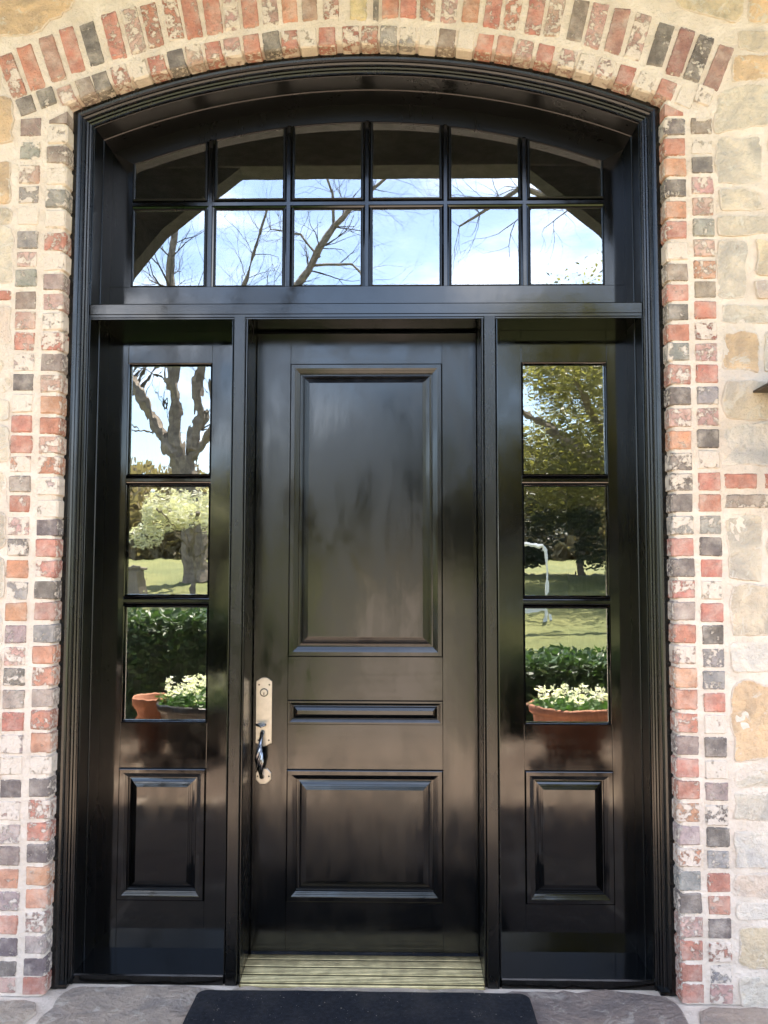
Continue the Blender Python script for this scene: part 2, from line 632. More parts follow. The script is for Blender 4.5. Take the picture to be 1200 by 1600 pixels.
# coarse: out to the wall rectangle
inner = ring_pts(prof[-1][0])
WX, WZ = 4.4, 5.8
zs0 = inner[nj][1]
for k in range(1, 15):
    t = k / 14.0
    base = len(verts)
    for j, (x, z) in enumerate(inner):
        if j <= nj:
            ox, oz = -WX, z / zs0 * WZ
        elif j >= nj + narc:
            ox, oz = WX, z / zs0 * WZ
        else:
            ox, oz = -WX + 2 * WX * (j - nj) / narc, WZ
        X, Z = x + (ox - x) * t, z + (oz - z) * t
        verts.append((X, YB + 0.004 - nz(X, Z, 24) * 0.0028, Z))
    rings.append(base)
npt = len(inner)
for a, b in zip(rings[:-1], rings[1:]):
    for j in range(npt - 1):
        faces.append((a + j, a + j + 1, b + j + 1, b + j))
adopt(mesh_obj('mortar_bed', verts, faces, MORTAR), wall)

# --- bricks -----------------------------------------------------------------
BCOL = {'R': ((0.42, 0.175, 0.125), .14), 'O': ((0.48, 0.235, 0.145), .12), 'D': ((0.145, 0.118, 0.106), .16),
        'G': ((0.255, 0.235, 0.21), .36), 'B': ((0.25, 0.185, 0.15), .2), 'P': ((0.45, 0.27, 0.22), .48),
        'W': ((0.46, 0.36, 0.29), .80), 'M': ((0.34, 0.255, 0.225), .28), 'Y': ((0.52, 0.43, 0.22), .1)}
brick_meshes = []
for k in range(8):
    bm = bmesh.new()
    bmesh.ops.create_cube(bm, size=1.0)
    bmesh.ops.bevel(bm, geom=bm.edges[:], offset=0.07, segments=1, affect='EDGES')
    for v in bm.verts:
        v.co += Vector((random.uniform(-1, 1) * .022, random.uniform(-1, 1) * .01, random.uniform(-1, 1) * .026))
    me = bpy.data.meshes.new('brick')
    bm.to_mesh(me)
    bm.free()
    me.materials.append(BRICK)
    brick_meshes.append(me)


def brick(x, z, w, h, code, ang=0.0, depth=0.10, y0=None):
    me = random.choice(brick_meshes)
    o = bpy.data.objects.new('brick', me)
    COL.objects.link(o)
    proud = random.uniform(-0.001, 0.003)
    yf = (YB if y0 is None else y0) - proud
    o.location = (x, yf + depth / 2, z)
    flip = random.choice((0, math.pi))
    o.rotation_euler = (0, ang + flip + random.uniform(-.012, .012), 0)
    o.scale = (w * random.uniform(.96, 1.02), depth, h * random.uniform(.95, 1.03))
    c, sm = BCOL[code[0]]
    if len(code) > 1:
        sm = {'W': 0.55, 'p': 0.4}.get(code[1], sm)
        if code[1] in 'RODGBM':
            c = [(p * .6 + q * .4) for p, q in zip(c, BCOL[code[1]][0])]
    j = random.uniform(.88, 1.12)
    o.color = (c[0] * j, c[1] * j * random.uniform(.94, 1.06), c[2] * j * random.uniform(.94, 1.06), min(1, max(0, sm + random.uniform(-.08, .08))))
    return adopt(o, wall)


def column(xpx, rows, xc, w):
    ys = [r[0] for r in rows]
    zsn = [P(xpx(y), y, YB)[1] for y in ys]
    for i, (y, code) in enumerate(rows):
        up = zsn[i - 1] if i else zsn[0] + 0.082
        dn = zsn[i + 1] if i + 1 < len(rows) else zsn[i] - 0.082
        h = min(0.076, (up - dn) / 2 - 0.009)
        brick(xc, max(zsn[i], 0.037), w, h, code)


LI = '182B 210WB 241Bp 275W 310G 342W 377Rp 409WG 440B 471Pp 502WG 533RW 566B 599P 632O 665R 695P 727OW 760W 795W 824D 856R 889RW 922D 955RM 990G 1023O 1057Op 1091M 1125Rp 1161O 1196W 1231D 1265RW 1300Rp 1334D 1369O 1405O 1442P 1477M 1512D 1542R'
LO = '198B 235G 272P 304GW 337W 374G 405P 434G 469B 501P 533Rp 566W 597D 630W 662R 694R 725OW 756M 787R 822PW 855Dp 889O 923GW 956O 991M 1026P 1058Dp 1093M 1128R 1163MW 1196W 1233D 1267WO 1304Mp 1338B 1374O 1409M 1446O 1481D 1515D 1540PW'
RI = '172R 198Dp 229R 261OP 293D 327O 359R 392WO 425B 457R 487D 519R 549G 585Rp 619D 652P 687O 721DW 753DW 786D 821GW 855R 887D 921RW 955M 990R 1023PW 1059O 1093O 1130Rp 1165B 1200R 1235R 1270OW 1306M 1340OW 1377Gp 1412D 1449P 1486Rp 1521R 1554R'
RO = '196Bp 227WG 257D 289P 322P 355Gp 387P 421Op 452B 484R 517RW 550P 584R 618G 651Pp 685D 718W 752R 786R 820G 854D 888R 922W 957R 992D 1028G 1063G 1098R 1132WR 1168D 1203WB 1237M 1274DW 1309D 1344G 1380R 1415Op 1451D 1489RW 1523GW 1556P'


def parse(s):
    out = []
    for t in s.split():
        i = 0
        while t[i].isdigit():
            i += 1
        out.append((int(t[:i]), t[i:]))
    return out


column(lambda y: 87 - .0228 * (y - 210), parse(LI)[1:], -1.198, 0.084)
column(lambda y: 45 - .0228 * (y - 235), parse(LO), -1.305, 0.086)
column(lambda y: 1050 + .0254 * (y - 250), parse(RI)[1:], 1.198, 0.084)
column(lambda y: 1094 + .0268 * (y - 250), parse(RO), 1.301, 0.086)
# cut pieces under the arch springing
for sx, px, py, code in ((-1, 93, 184, 'B'), (1, 1047, 172, 'R')):
    x, z = P(px, py, YB)
    mb = MB()
    lo, hi = z - 0.022, z + 0.026
    xo, xi = sx * 1.232, sx * 1.162
    mb.raw([(xo, YB, lo), (xi, YB, lo), (xi, YB, hi), (xo, YB, lo + 0.012),
            (xo, 0, lo), (xi, 0, lo), (xi, 0, hi), (xo, 0, lo + 0.012)],
           [(0, 1, 2, 3), (7, 6, 5, 4), (0, 4, 5, 1), (1, 5, 6, 2), (2, 6, 7, 3), (3, 7, 4, 0)])
    mx_, mz_ = (xo + xi) / 2, (lo + hi) / 2
    mb.v = [(vx - mx_, vy, vz - mz_) for vx, vy, vz in mb.v]
    o = mb.build('brick', BRICK)
    o.location = (mx_, 0, mz_)
    o.color = (*BCOL[code][0], .15)
    adopt(o, wall)

RB = RAD - 0.011                         # brick arch intrados
zc_b = ZC - 0.004
ring1 = '40D 72D 103P 133B 158D 187RW 217WP 245Rp 275D 303P 333Rp 363PW 393R 424D 452Rp 481W 511R 548RW 578Rp 607Gp 637GW 669WP 698B 728W 758R 789R 820PW 852R 887P 916W 946PW 978R 1009W 1041Rp 1072WG 1100WG'
r1y = lambda x: 51 + 1e-4 * 3.75 * (x - 590) ** 2
for x, code in parse(ring1):
    X, Z = P(x, r1y(x), YB)
    a = math.asin(max(-.5, min(.5, X / (RB + .037))))
    rr = RB + 0.0375
    bx, bz = rr * math.sin(a), zc_b + rr * math.cos(a)
    if x < 80 or x > 1090:
        bx, bz, a = X, Z, a * .8
    brick(bx, bz, 0.069, 0.080, code, a, 0.10)
ring2 = '32RW 60R 93RB 123R 153D 187Rp 217P 245Rp 277RW 305R 337R 365PW 393R 424P 454O 485BR 518RW 560Y 587D 609R 637R 667Rp 700P 733OP 767Rp 797RW 831Rp 860P 895B 923P 955RB 986P 1021D 1051RD 1079Dp 1109BR'
for x, code in parse(ring2):
    y = 27 + 1e-4 * 4.0 * (x - 590) ** 2
    X, Z = P(x, y, YB)
    a = math.asin(max(-.5, min(.5, X / (RB + .10))))
    px_, pz_ = (RB + 0.098) * math.sin(a), zc_b + (RB + 0.098) * math.cos(a)
    t = a * 0.86
    wdt = {560: 0.066, 587: 0.022}.get(x, 0.066)
    brick(px_ + 0.10 * math.sin(t), pz_ + 0.10 * math.cos(t), wdt, 0.198, code, t, 0.10)


# --- rubble stones ----------------------------------------------------------
def stone_mesh(name, poly, mat, plane_y, raise_, parent, col, alpha, horizontal=False, z_top=0.0, nseg=44, rough=0.005, inset=0.006, jag=0.07):
    """irregular flat-faced stone from an outline; poly is (x, z) on a wall or (x, y) on the floor"""
    pts = []
    n = len(poly)
    per = [math.dist(poly[i], poly[(i + 1) % n]) for i in range(n)]
    tot = sum(per)
    for i in range(n):
        k = max(1, round(nseg * per[i] / tot))
        for j in range(k):
            t = j / k
            pts.append((poly[i][0] + (poly[(i + 1) % n][0] - poly[i][0]) * t, poly[i][1] + (poly[(i + 1) % n][1] - poly[i][1]) * t))
    # smooth corners, then jag
    for _ in range(1):
        pts = [((pts[i - 1][0] + 2 * pts[i][0] + pts[(i + 1) % len(pts)][0]) / 4, (pts[i - 1][1] + 2 * pts[i][1] + pts[(i + 1) % len(pts)][1]) / 4) for i in range(len(pts))]
    cx = sum(p[0] for p in pts) / len(pts)
    cy = sum(p[1] for p in pts) / len(pts)
    size = max(0.05, min(max(p[0] for p in pts) - min(p[0] for p in pts), max(p[1] for p in pts) - min(p[1] for p in pts)))
    sd_ = random.uniform(0, 50)
    pts = [(p[0] + nz(p[0], p[1], 18, sd_) * size * jag, p[1] + nz(p[0], p[1], 18, sd_ + 7) * size * jag) for p in pts]
    loops = []
    ins = min(inset, size * .18)
    tx, ty = random.uniform(-1, 1) * rough * .8, random.uniform(-1, 1) * rough * .8
    for f_, h in ((0.0, -0.02), (0.0, raise_ * .35), (ins * .5, raise_ * .85), (ins * 1.5, raise_), (size * .3, raise_)):
        l = []
        for p in pts:
            dx, dy = cx - p[0], cy - p[1]
            L = math.hypot(dx, dy) or 1
            q = (p[0] + dx / L * min(f_, L * .8), p[1] + dy / L * min(f_, L * .8))
            hh = h
            if h > raise_ * .5:
                hh += nz(q[0], q[1], 11, sd_) * rough + tx * (q[0] - cx) / size + ty * (q[1] - cy) / size
            l.append((q[0], q[1], z_top - raise_ + hh) if horizontal else (q[0], plane_y - hh, q[1]))
        loops.append(l)
    mb = MB().loft(loops, True)
    k = len(mb.v)
    mb.v.append((cx, cy, z_top) if horizontal else (cx, plane_y - raise_ - nz(cx, cy, 11, sd_) * rough, cy))
    b0 = (len(loops) - 1) * len(pts)
    for j in range(len(pts)):
        mb.f.append([b0 + j, b0 + (j + 1) % len(pts), k])
    o = mb.build(name, mat)
    at = o.data.attributes.new('rim', 'FLOAT', 'POINT')
    npt_ = len(pts)
    for i_ in range(len(o.data.vertices)):
        at.data[i_].value = (1.0, 1.0, 0.9, 0.55, 0.0, 0.0)[min(5, i_ // npt_)]
    j = random.uniform(.93, 1.07)
    o.color = (col[0] * j, col[1] * j, col[2] * j, alpha)
    adopt(o, parent)
    return o


SCOL = {'o': (0.59, 0.42, 0.265), 'b': (0.57, 0.495, 0.395), 't': (0.57, 0.48, 0.37), 'g': (0.54, 0.475, 0.39), 'w': (0.62, 0.555, 0.48),
        'y': (0.58, 0.475, 0.335), 'p': (0.57, 0.465, 0.385), 'r': (0.43, 0.18, 0.13), 'd': (0.17, 0.14, 0.14)}


def pxstone(coords, code, alpha=.65):
    poly = [P(x, y, YB) for x, y in coords]
    if code in 'rd':
        xs_, zs_ = [p[0] for p in poly], [p[1] for p in poly]
        brick((min(xs_) + max(xs_)) / 2, (min(zs_) + max(zs_)) / 2, max(xs_) - min(xs_), max(zs_) - min(zs_), {'r': 'R', 'd': 'Bp'}[code])
        return
    stone_mesh('stone' if code not in 'rd' else 'brick', poly, STONE if code not in 'rd' else BRICK, YB + 0.004, random.uniform(.003, .006) if code not in 'rd' else .005, wall, SCOL[code], alpha)


def rect(x0, y0, x1, y1, j=3):
    r = lambda: random.uniform(-j, j)
    return [(x0 + r(), y0 + r()), ((x0 + x1) / 2, y0 + r()), (x1 + r(), y0 + r()), (x1 + r(), (y0 + y1) / 2), (x1 + r(), y1 + r()), ((x0 + x1) / 2, y1 + r()), (x0 + r(), y1 + r()), (x0 + r(), (y0 + y1) / 2)]


# right of the brick (photo pixels, running on past the edge of the frame)
pxstone([(1045, -8), (1160, -60), (1165, 20), (1156, 36), (1096, 20), (1055, 8)], 'y')
pxstone(rect(1170, -40, 1275, 38), 'o')
pxstone(rect(1154, 48, 1262, 78), 't')
pxstone([(1146, 86), (1200, 84), (1240, 80), (1245, 122), (1200, 122), (1142, 128)], 'o')
pxstone([(1128, 142), (1165, 130), (1215, 132), (1222, 192), (1190, 194), (1160, 203), (1119, 208), (1116, 170)], 'b')
pxstone(rect(1119, 213, 1192, 284), 'g')
pxstone(rect(1200, 202, 1290, 288), 't')
pxstone([(1124, 296), (1158, 292), (1188, 300), (1196, 326), (1150, 330), (1124, 328)], 'b')
pxstone(rect(1202, 298, 1300, 330), 'g')
pxstone(rect(1120, 339, 1262, 368), 'b')
pxstone(rect(1123, 375, 1168, 466), 'g')
pxstone(rect(1181, 374, 1270, 428), 'y')
pxstone(rect(1180, 438, 1255, 466), 'p')
pxstone(rect(1127, 478, 1240, 506), 'g')
pxstone(rect(1131, 517, 1186, 580), 'o', .6)
pxstone(rect(1196, 518, 1290, 582), 'g')
pxstone(rect(1131, 593, 1262, 656), 't')
pxstone([(1130, 670), (1160, 664), (1240, 652), (1245, 700), (1200, 728), (1147, 726), (1128, 732)], 'w', .7)
pxstone(rect(1132, 740, 1186, 763, 1.5), 'r', .25)
pxstone(rect(1195, 740, 1255, 763, 1.5), 'r', .3)
pxstone(rect(1135, 771, 1206, 794, 2), 'd', .35)
pxstone(rect(1214, 771, 1275, 795, 2), 'r', .3)
pxstone(rect(1136, 805, 1193, 906), 'b')
pxstone(rect(1202, 806, 1290, 900), 'g')
pxstone(rect(1143, 914, 1250, 996), 't')
pxstone(rect(1142, 1006, 1265, 1049), 'w', .6)
pxstone([(1144, 1066), (1170, 1060), (1215, 1075), (1240, 1100), (1236, 1180), (1200, 1184), (1150, 1194), (1144, 1120)], 'o', .6)
pxstone(rect(1150, 1205, 1262, 1231), 'b')
pxstone(rect(1149, 1240, 1236, 1284), 'g')
pxstone(rect(1149, 1298, 1290, 1356), 'w')
pxstone(rect(1148, 1366, 1242, 1402), 'p', .5)
pxstone(rect(1151, 1410, 1275, 1437), 'w')
pxstone(rect(1156, 1447, 1232, 1515), 'y', .5)
pxstone(rect(1157, 1525, 1260, 1573), 'g')
# left of the brick
pxstone([(-60, -30), (110, -50), (120, 0), (92, 30), (40, 52), (-60, 72)], 'o')
LEFT = [(150, 226, 20, 'o'), (252, 318, 17, 'o'), (326, 346, 18, 't'), (354, 446, 19, 'b'), (480, 536, 16, 'p'), (546, 614, 14, 't'), (624, 654, 13, 'g'),
        (664, 726, 13, 'g'), (736, 790, 10, 'b'), (800, 858, 8, 't'), (868, 940, 6, 'b'), (950, 1010, 4, 'w'), (1020, 1100, 2, 't'), (1110, 1150, 0, 'g'),
        (1160, 1245, -3, 'b'), (1256, 1300, -5, 'p'), (1310, 1395, -7, 't'), (1405, 1440, -9, 'w'), (1450, 1535, -11, 'y')]
for y0, y1, xr, code in LEFT:
    pxstone(rect(xr - random.uniform(75, 150), y0, xr, y1), code)
pxstone(rect(-60, 455, 17, 468, 1.5), 'r', .3)
pxstone(rect(-60, 90, -2, 140), 't')
# farther out, just past the picture's edges: coursed rubble
for sgn in (-1, 1):
    z = 0.02
    while z < 4.4:
        h = random.choice((0.11, 0.15, 0.2, 0.26))
        x = 1.80 + random.uniform(-.05, .12)
        while x < 2.75:
            w = random.uniform(0.18, 0.42)
            poly = [(sgn * (x + .012), z + .012), (sgn * (x + w / 2), z + random.uniform(.006, .02)), (sgn * (x + w - .012), z + .012), (sgn * (x + w - .012), z + h - .012), (sgn * (x + w / 2), z + h - random.uniform(.006, .02)), (sgn * (x + .012), z + h - .012)]
            stone_mesh('stone', poly, STONE, YB + 0.004, random.uniform(.006, .014), wall, SCOL[random.choice('obbttggwyp')], .4, nseg=18)
            x += w + .012
        z += h + .006
for i in range(9):
    x = -1.75 + i * .42
    for z in (4.02, 4.25):
        poly = [(x, z), (x + .38, z), (x + .38, z + .19), (x, z + .19)]
        stone_mesh('stone', poly, STONE, YB + 0.004, .01, wall, SCOL[random.choice('obty')], .3, nseg=18)

# ================================================================== DOOR FRAME
frame = tag(empty('door_frame', (0, YCAS, 0)), 'black painted timber door frame with arched head, mullions and transom bar', 'door frame')


def fr(o):
    return adopt(o, frame)


casing_prof = [(0.0, 0.05), (0.0, YCAS + .012), (0.004, YCAS + .006), (0.012, YCAS - .003), (0.020, YCAS - .007), (0.030, YCAS - .008), (0.038, YCAS - .006), (0.043, YCAS), (0.043, -0.026), (0.049, -0.022), (0.054, -0.022), (0.056, -0.014),
               (0.062, -0.012), (0.064, -0.004), (0.070, -0.002), (0.0735, -0.006), (0.079, -0.006), (0.0815, 0.0)]
fr(frame_loft(casing_prof, 'casing', PAINT_CAS, None))
JD = 0.0815
jamb_prof = [(JD, 0.0), (JD + .002, 0.002), (JD + .002, 0.095), (JD + .0055, 0.098), (JD + .0055, 0.24)]
fr(frame_loft(jamb_prof, 'jamb', PAINT_OLD, None))
XJ = HW - JD - .0025                      # half width of the clear opening
# transom bar
mb = MB()
sec = [(0.26, 2.556), (0.012, 2.556), (0.012, 2.549), (0.004, 2.549), (0.004, 2.5535), (0.0, 2.556), (0.0, 2.566), (-.004, 2.568), (-.004, 2.606), (0.0, 2.610), (0.02, 2.616), (0.26, 2.622)]
for sx in (0,):
    l0 = [(-XJ, y, z) for y, z in sec]
    l1 = [(XJ, y, z) for y, z in sec]
    mb.loft([l0, l1], True, True, True)
fr(mb.build('transom_bar', PAINT_H))
# mullions
for s in (-1, 1):
    sec = [(0.4600, 0.27), (0.4600, 0.010), (0.4625, 0.006), (0.4665, 0.006), (0.4685, 0.010), (0.4700, 0.0), (0.4725, -.003), (0.5130, -.003), (0.5155, 0.0), (0.5170, 0.010), (0.5205, 0.006), (0.5235, 0.008), (0.5235, 0.27)]
    l0 = [(s * x, y, 0.0) for x, y in sec]
    l1 = [(s * x, y, 2.556) for x, y in sec]
    fr(MB().loft([l0, l1], True, True, True).build('mullion', PAINT_CAS))
    # sloping sill under the sidelight
    sec = [(0.26, 0.0), (0.0, 0.0), (0.0, 0.030), (0.004, 0.035), (0.26, 0.046)]
    l0 = [(s * 0.5235, y, z) for y, z in sec]
    l1 = [(s * (XJ + .004), y, z) for y, z in sec]
    fr(MB().loft([l0, l1], True, True, True).build('sill', PAINT_H))
# plinth feet of the casing
for s in (-1, 1):
    a, b = sorted((s * (HW - .001), s * (XJ + .012)))
    fr(MB().box(a, b, YCAS - .006, 0.0, 0.0, 0.012, .002).build('casing_foot', PAINT))


# ================================================================== sash building blocks
def rect_rings(x0, x1, z0, z1, prof, ybase):
    loops = []
    for d, y in prof:
        loops.append([(x0 + d, ybase + y, z0 + d), (x1 - d, ybase + y, z0 + d), (x1 - d, ybase + y, z1 - d), (x0 + d, ybase + y, z1 - d)])
    return loops


MOULD = [(0.0, 0.006), (0.0, -.007), (.002, -.0105), (.005, -.0118), (.020, -.0118), (.0225, -.0112), (.0295, -.0090), (.0300, -.0060), (.0345, -.0046), (.0350, -.0015), (.0390, -.0002),
         (.0395, .006), (.0400, .0135)]
PANEL = [(.0400, .0135), (.0450, .0135), (.0455, .0112), (.0520, .0098), (.0600, .0068), (.0605, .0046), (.0680, .0026), (.0685, .0004), (.0745, -.0010), (.0750, -.0034), (.0800, -.0046), (.0815, -.0048)]


def raised_panel(parent, x0, x1, z0, z1, y, mat, scale=1.0):
    f = lambda pr: [(d * scale, h * (0.55 + .45 * scale)) for d, h in pr]
    mo = MB().loft(rect_rings(x0, x1, z0, z1, f(MOULD), y), True).build('panel_moulding', mat)
    mb = MB().loft(rect_rings(x0, x1, z0, z1, f(PANEL), y), True, False, True)
    pa = mb.build('raised_panel', mat)
    adopt(pa, parent)
    mo.parent = pa
    return pa


def board(parent, name, x0, x1, z0, z1, y0, y1, mat, ch=.0012):
    return adopt(MB().box(x0, x1, y0, y1, z0, z1, ch).build(name, mat), parent)


# ================================================================== FRONT DOOR
door = tag(empty('front_door', (0, YS, 0.03)), 'tall glossy black panelled front door with nickel grip handle', 'door')
DY, DT = YS + .004, 0.045
zt, zb = 2.546, 0.034
PX = 0.3165
zrows = [(1.203, 2.416), (0.930, 1.027), (0.229, 0.750)]
for s in (-1, 1):
    a, b = sorted((s * 0.4575, s * PX))
    board(door, 'stile', a, b, zb, zt, DY, DY + DT, PAINT_DOOR)
for (a, b) in ((2.416, zt), (1.027, 1.203), (0.750, 0.930), (zb, 0.229)):
    board(door, 'rail', -PX + .0003, PX - .0003, a, b, DY + .0004, DY + DT - .0004, PAINT_RAIL)
for i, (a, b) in enumerate(zrows):
    raised_panel(door, -PX, PX, a, b, DY, PAINT_DOOR if i != 1 else PAINT_RAIL, 1.0 if i != 1 else .5)
board(door, 'door_sweep', -.455, .455, .018, .034, DY + .006, DY + .04, RUBBER)

# handle set ---------------------------------------------------------------


def hnd(o, parent=None):
    o.parent = parent or hs
    return o


hx = -.412
# upper plate with shaped ends
tx = [(-.0325, 1.104), (-.0325, .853), (-.022, .849), (-.012, .843), (0, .840), (.012, .843), (.022, .849), (.0325, .853), (.0325, 1.104), (.027, 1.107), (.019, 1.114), (.010, 1.1185), (0, 1.120), (-.010, 1.1185), (-.019, 1.114), (-.027, 1.107)]


def plate(name, poly, y0, y1, mat, bev=.0025):
    cx = sum(p[0] for p in poly) / len(poly)
    cz = sum(p[1] for p in poly) / len(poly)
    ins = []
    for x, z in poly:
        L = math.hypot(x - cx, z - cz)
        ins.append((x - (x - cx) / L * bev, z - (z - cz) / L * bev))
    l0 = [(x, y1, z) for x, z in poly]
    l1 = [(x, y0 + bev, z) for x, z in poly]
    l2 = [(x, y0, z) for x, z in ins]
    return MB().loft([l0, l1, l2], True, True, True).build(name, mat)


hs = adopt(plate('handle_set', [(hx + x, z) for x, z in tx], DY - .005, DY, NICKEL), door)
hs['label'] = 'satin nickel handle plate with lock and twisted steel grip'
oct_ = [(hx + .0005 + .0345 * math.cos(R_(22.5 + 45 * k)), .722 + .0345 * math.sin(R_(22.5 + 45 * k))) for k in range(8)]
hnd(plate('rosette', oct_, DY - .005, DY, NICKEL))


def disc(name, x, z, r, y0, y1, mat, seg=20):
    l0 = [(x + r * math.cos(2 * math.pi * k / seg), y1, z + r * math.sin(2 * math.pi * k / seg)) for k in range(seg)]
    l1 = [(x + r * math.cos(2 * math.pi * k / seg), y0 + .001, z + r * math.sin(2 * math.pi * k / seg)) for k in range(seg)]
    l2 = [(x + (r - .001) * math.cos(2 * math.pi * k / seg), y0, z + (r - .001) * math.sin(2 * math.pi * k / seg)) for k in range(seg)]
    return MB().loft([l0, l1, l2], True, True, True).build(name, mat)


hnd(disc('lock_collar', hx, 1.058, .0175, DY - .009, DY - .004, STEEL))
hnd(disc('lock_cylinder', hx, 1.058, .0125, DY - .011, DY - .008, NICKEL))
hnd(MB().box(hx - .0022, hx + .0022, DY - .0118, DY - .010, 1.0480, 1.0590).build('keyhole', HOLE))
for sx in (-1, 1):
    for z in (1.089, .866):
        hnd(disc('screw', hx + sx * .021, z, .0038, DY - .0062, DY - .0045, HOLE, 10))
    hnd(disc('screw', hx + sx * .023, .722, .0036, DY - .0062, DY - .0045, HOLE, 10))
# thumb latch: dished oval pad on a stem
mb = MB()
loops = []
for k in range(7):
    t = k / 6
    y = DY - .004 - .048 * t
    w = [.006, .007, .010, .018, .0215, .018, .004][k]
    z = .934 + .004 * math.sin(t * 3) - .004 * t
    loops.append([(hx - .006 - w, y, z + .002), (hx - .006, y, z - .001), (hx - .006 + w, y, z + .002), (hx - .006 + w, y, z - .003), (hx - .006, y, z - .006), (hx - .006 - w, y, z - .003)])
mb.loft(loops, True, True, True)
hnd(mb.build('thumb_latch', STEEL, None, True))
# grip: rod leaving the plate, twisted barrel, back into the rosette
path = []
for k in range(41):
    t = k / 40
    z = .898 - (.898 - .720) * t
    out = .052 * (math.sin(math.pi * min(1, max(0, t)))) ** 0.55 if 0 < t < 1 else 0
    path.append((hx - .004 - .004 * math.sin(math.pi * t), DY - .006 - out, z))
rad_ = [0.0095 if t < .05 or t > .95 else (.0075 if t < .25 or t > .85 else .0075 + .0080 * math.sin(math.pi * (t - .25) / .6)) for t in [k / 40 for k in range(41)]]
loops = []
SEG = 36
pv = [Vector(p) for p in path]
for i, p in enumerate(pv):
    d = (pv[min(i + 1, 40)] - pv[max(i - 1, 0)]).normalized()
    u = Vector((1, 0, 0))
    w = d.cross(u).normalized()
    t = i / 40
    tw = max(0, min(1, (t - .22) / .66))
    lob = .55 * math.sin(math.pi * tw) ** .5 if 0 < tw < 1 else 0
    l = []
    for k in range(SEG):
        a = 2 * math.pi * k / SEG
        r = rad_[i] * (1 + lob * (abs(math.cos(3 * (a - tw * 3.6))) - .7))
        l.append(p + (u * math.cos(a) + w * math.sin(a)) * r)
    loops.append(l)
hnd(MB().loft(loops, True, True, True).build('grip', STEEL, None, True))

# ================================================================== SIDELIGHTS
def pane(parent, poly, y, mat):
    return adopt(MB().prism(poly, y, y + .006).build('pane', mat), parent)


def bead_rect(parent, x0, x1, z0, z1, y, mat, pn):
    pr = [(-.0005, .004), (-.0005, -.0015), (.002, -.003), (.0045, -.0015), (.0055, .004), (.0085, .008), (.0095, .020)]
    o = MB().loft(rect_rings(x0, x1, z0, z1, pr, y), True).build('glazing_bead', mat)
    o.parent = pn
    return o


for s in (-1, 1):
    lab = ('black sidelight window beside the door handle, three panes over a raised panel' if s < 0
           else 'black sidelight window on the hinge side of the door, toward the wall lantern')
    sl = tag(empty('sidelight', (s * .82, YS, .04)), lab, 'window')
    gx0, gx1 = sorted((s * .645, s * .999))
    xo, xi = s * (XJ + .003), s * .524
    a, b = sorted((xo, s * .999))
    board(sl, 'stile', a, b, .038, 2.556, YS, YS + .045, PAINT)
    a, b = sorted((xi, s * .645))
    board(sl, 'stile', a, b, .038, 2.556, YS, YS + .045, PAINT)
    for z0, z1 in ((2.421, 2.556), (.752, .934), (.038, .230)):
        board(sl, 'rail', gx0 + .0003, gx1 - .0003, z0, z1, YS + .0004, YS + .0446, PAINT_H)
    rows = [(1.946, 2.421), (1.446, 1.911), (.934, 1.410)]
    for z0, z1 in ((1.911, 1.946), (1.410, 1.446)):
        sec = [(z0, YS + .02), (z0, YS + .008), (z0 + .010, YS + .004), (z0 + .012, YS), (z1 - .012, YS), (z1 - .010, YS + .004), (z1, YS + .008), (z1, YS + .02)]
        l0 = [(gx0, y, z) for z, y in sec]
        l1 = [(gx1, y, z) for z, y in sec]
        adopt(MB().loft([l0, l1], True, True, True).build('muntin', PAINT_H), sl)
    for z0, z1 in rows:
        pn = pane(sl, [(gx0 + .002, z0 + .002), (gx1 - .002, z0 + .002), (gx1 - .002, z1 - .002), (gx0 + .002, z1 - .002)], YS + .020, GLASS_S)
        bead_rect(sl, gx0, gx1, z0, z1, YS, PAINT, pn)
    raised_panel(sl, gx0, gx1, .230, .752, YS, PAINT, .92)

# ================================================================== TRANSOM WINDOW
tw_ = tag(empty('transom_window', (0, YS, 2.62)), 'arched black transom window of twelve panes above the door', 'window')
GD = HW - .997                            # glass edge inset from the casing outline
GZ0 = 2.748
GTOP = lambda x: 3.463 - (2.85 - math.sqrt(2.85 ** 2 - x * x))
# arched head and stiles of the sash as one bent member, bottom rail separate
n = 48
YG_ = YS + .008
mb = MB()
loopA, loopB = [], []
xs = [-.997 + 1.994 * i / n for i in range(n + 1)]
for i, x in enumerate(xs):
    loopA.append((x, GTOP(x)))
    xo = x / .997 * (XJ + .003)
    loopB.append((xo, arch_z(xo, JD - .001)))
L = [[(x, YS, z) for x, z in loopB], [(x, YS, z) for x, z in loopA], [(x, YG_ + .002, z) for x, z in loopA]]
adopt(mb.loft(L).build('sash_head', PAINT_OLD), tw_)
for s in (-1, 1):
    xo = XJ + .003
    zo, zi = arch_z(xo, JD - .001), GTOP(.997)
    poly = [(s * .997, GZ0), (s * xo, GZ0), (s * xo, zo), (s * .997, zi)]
    adopt(MB().prism(poly, YS - .0004, YS + .045).build('sash_stile', PAINT), tw_)
board(tw_, 'sash_rail', -XJ - .003, XJ + .003, 2.60, GZ0, YS - .0008, YS + .045, PAINT_H, .002)
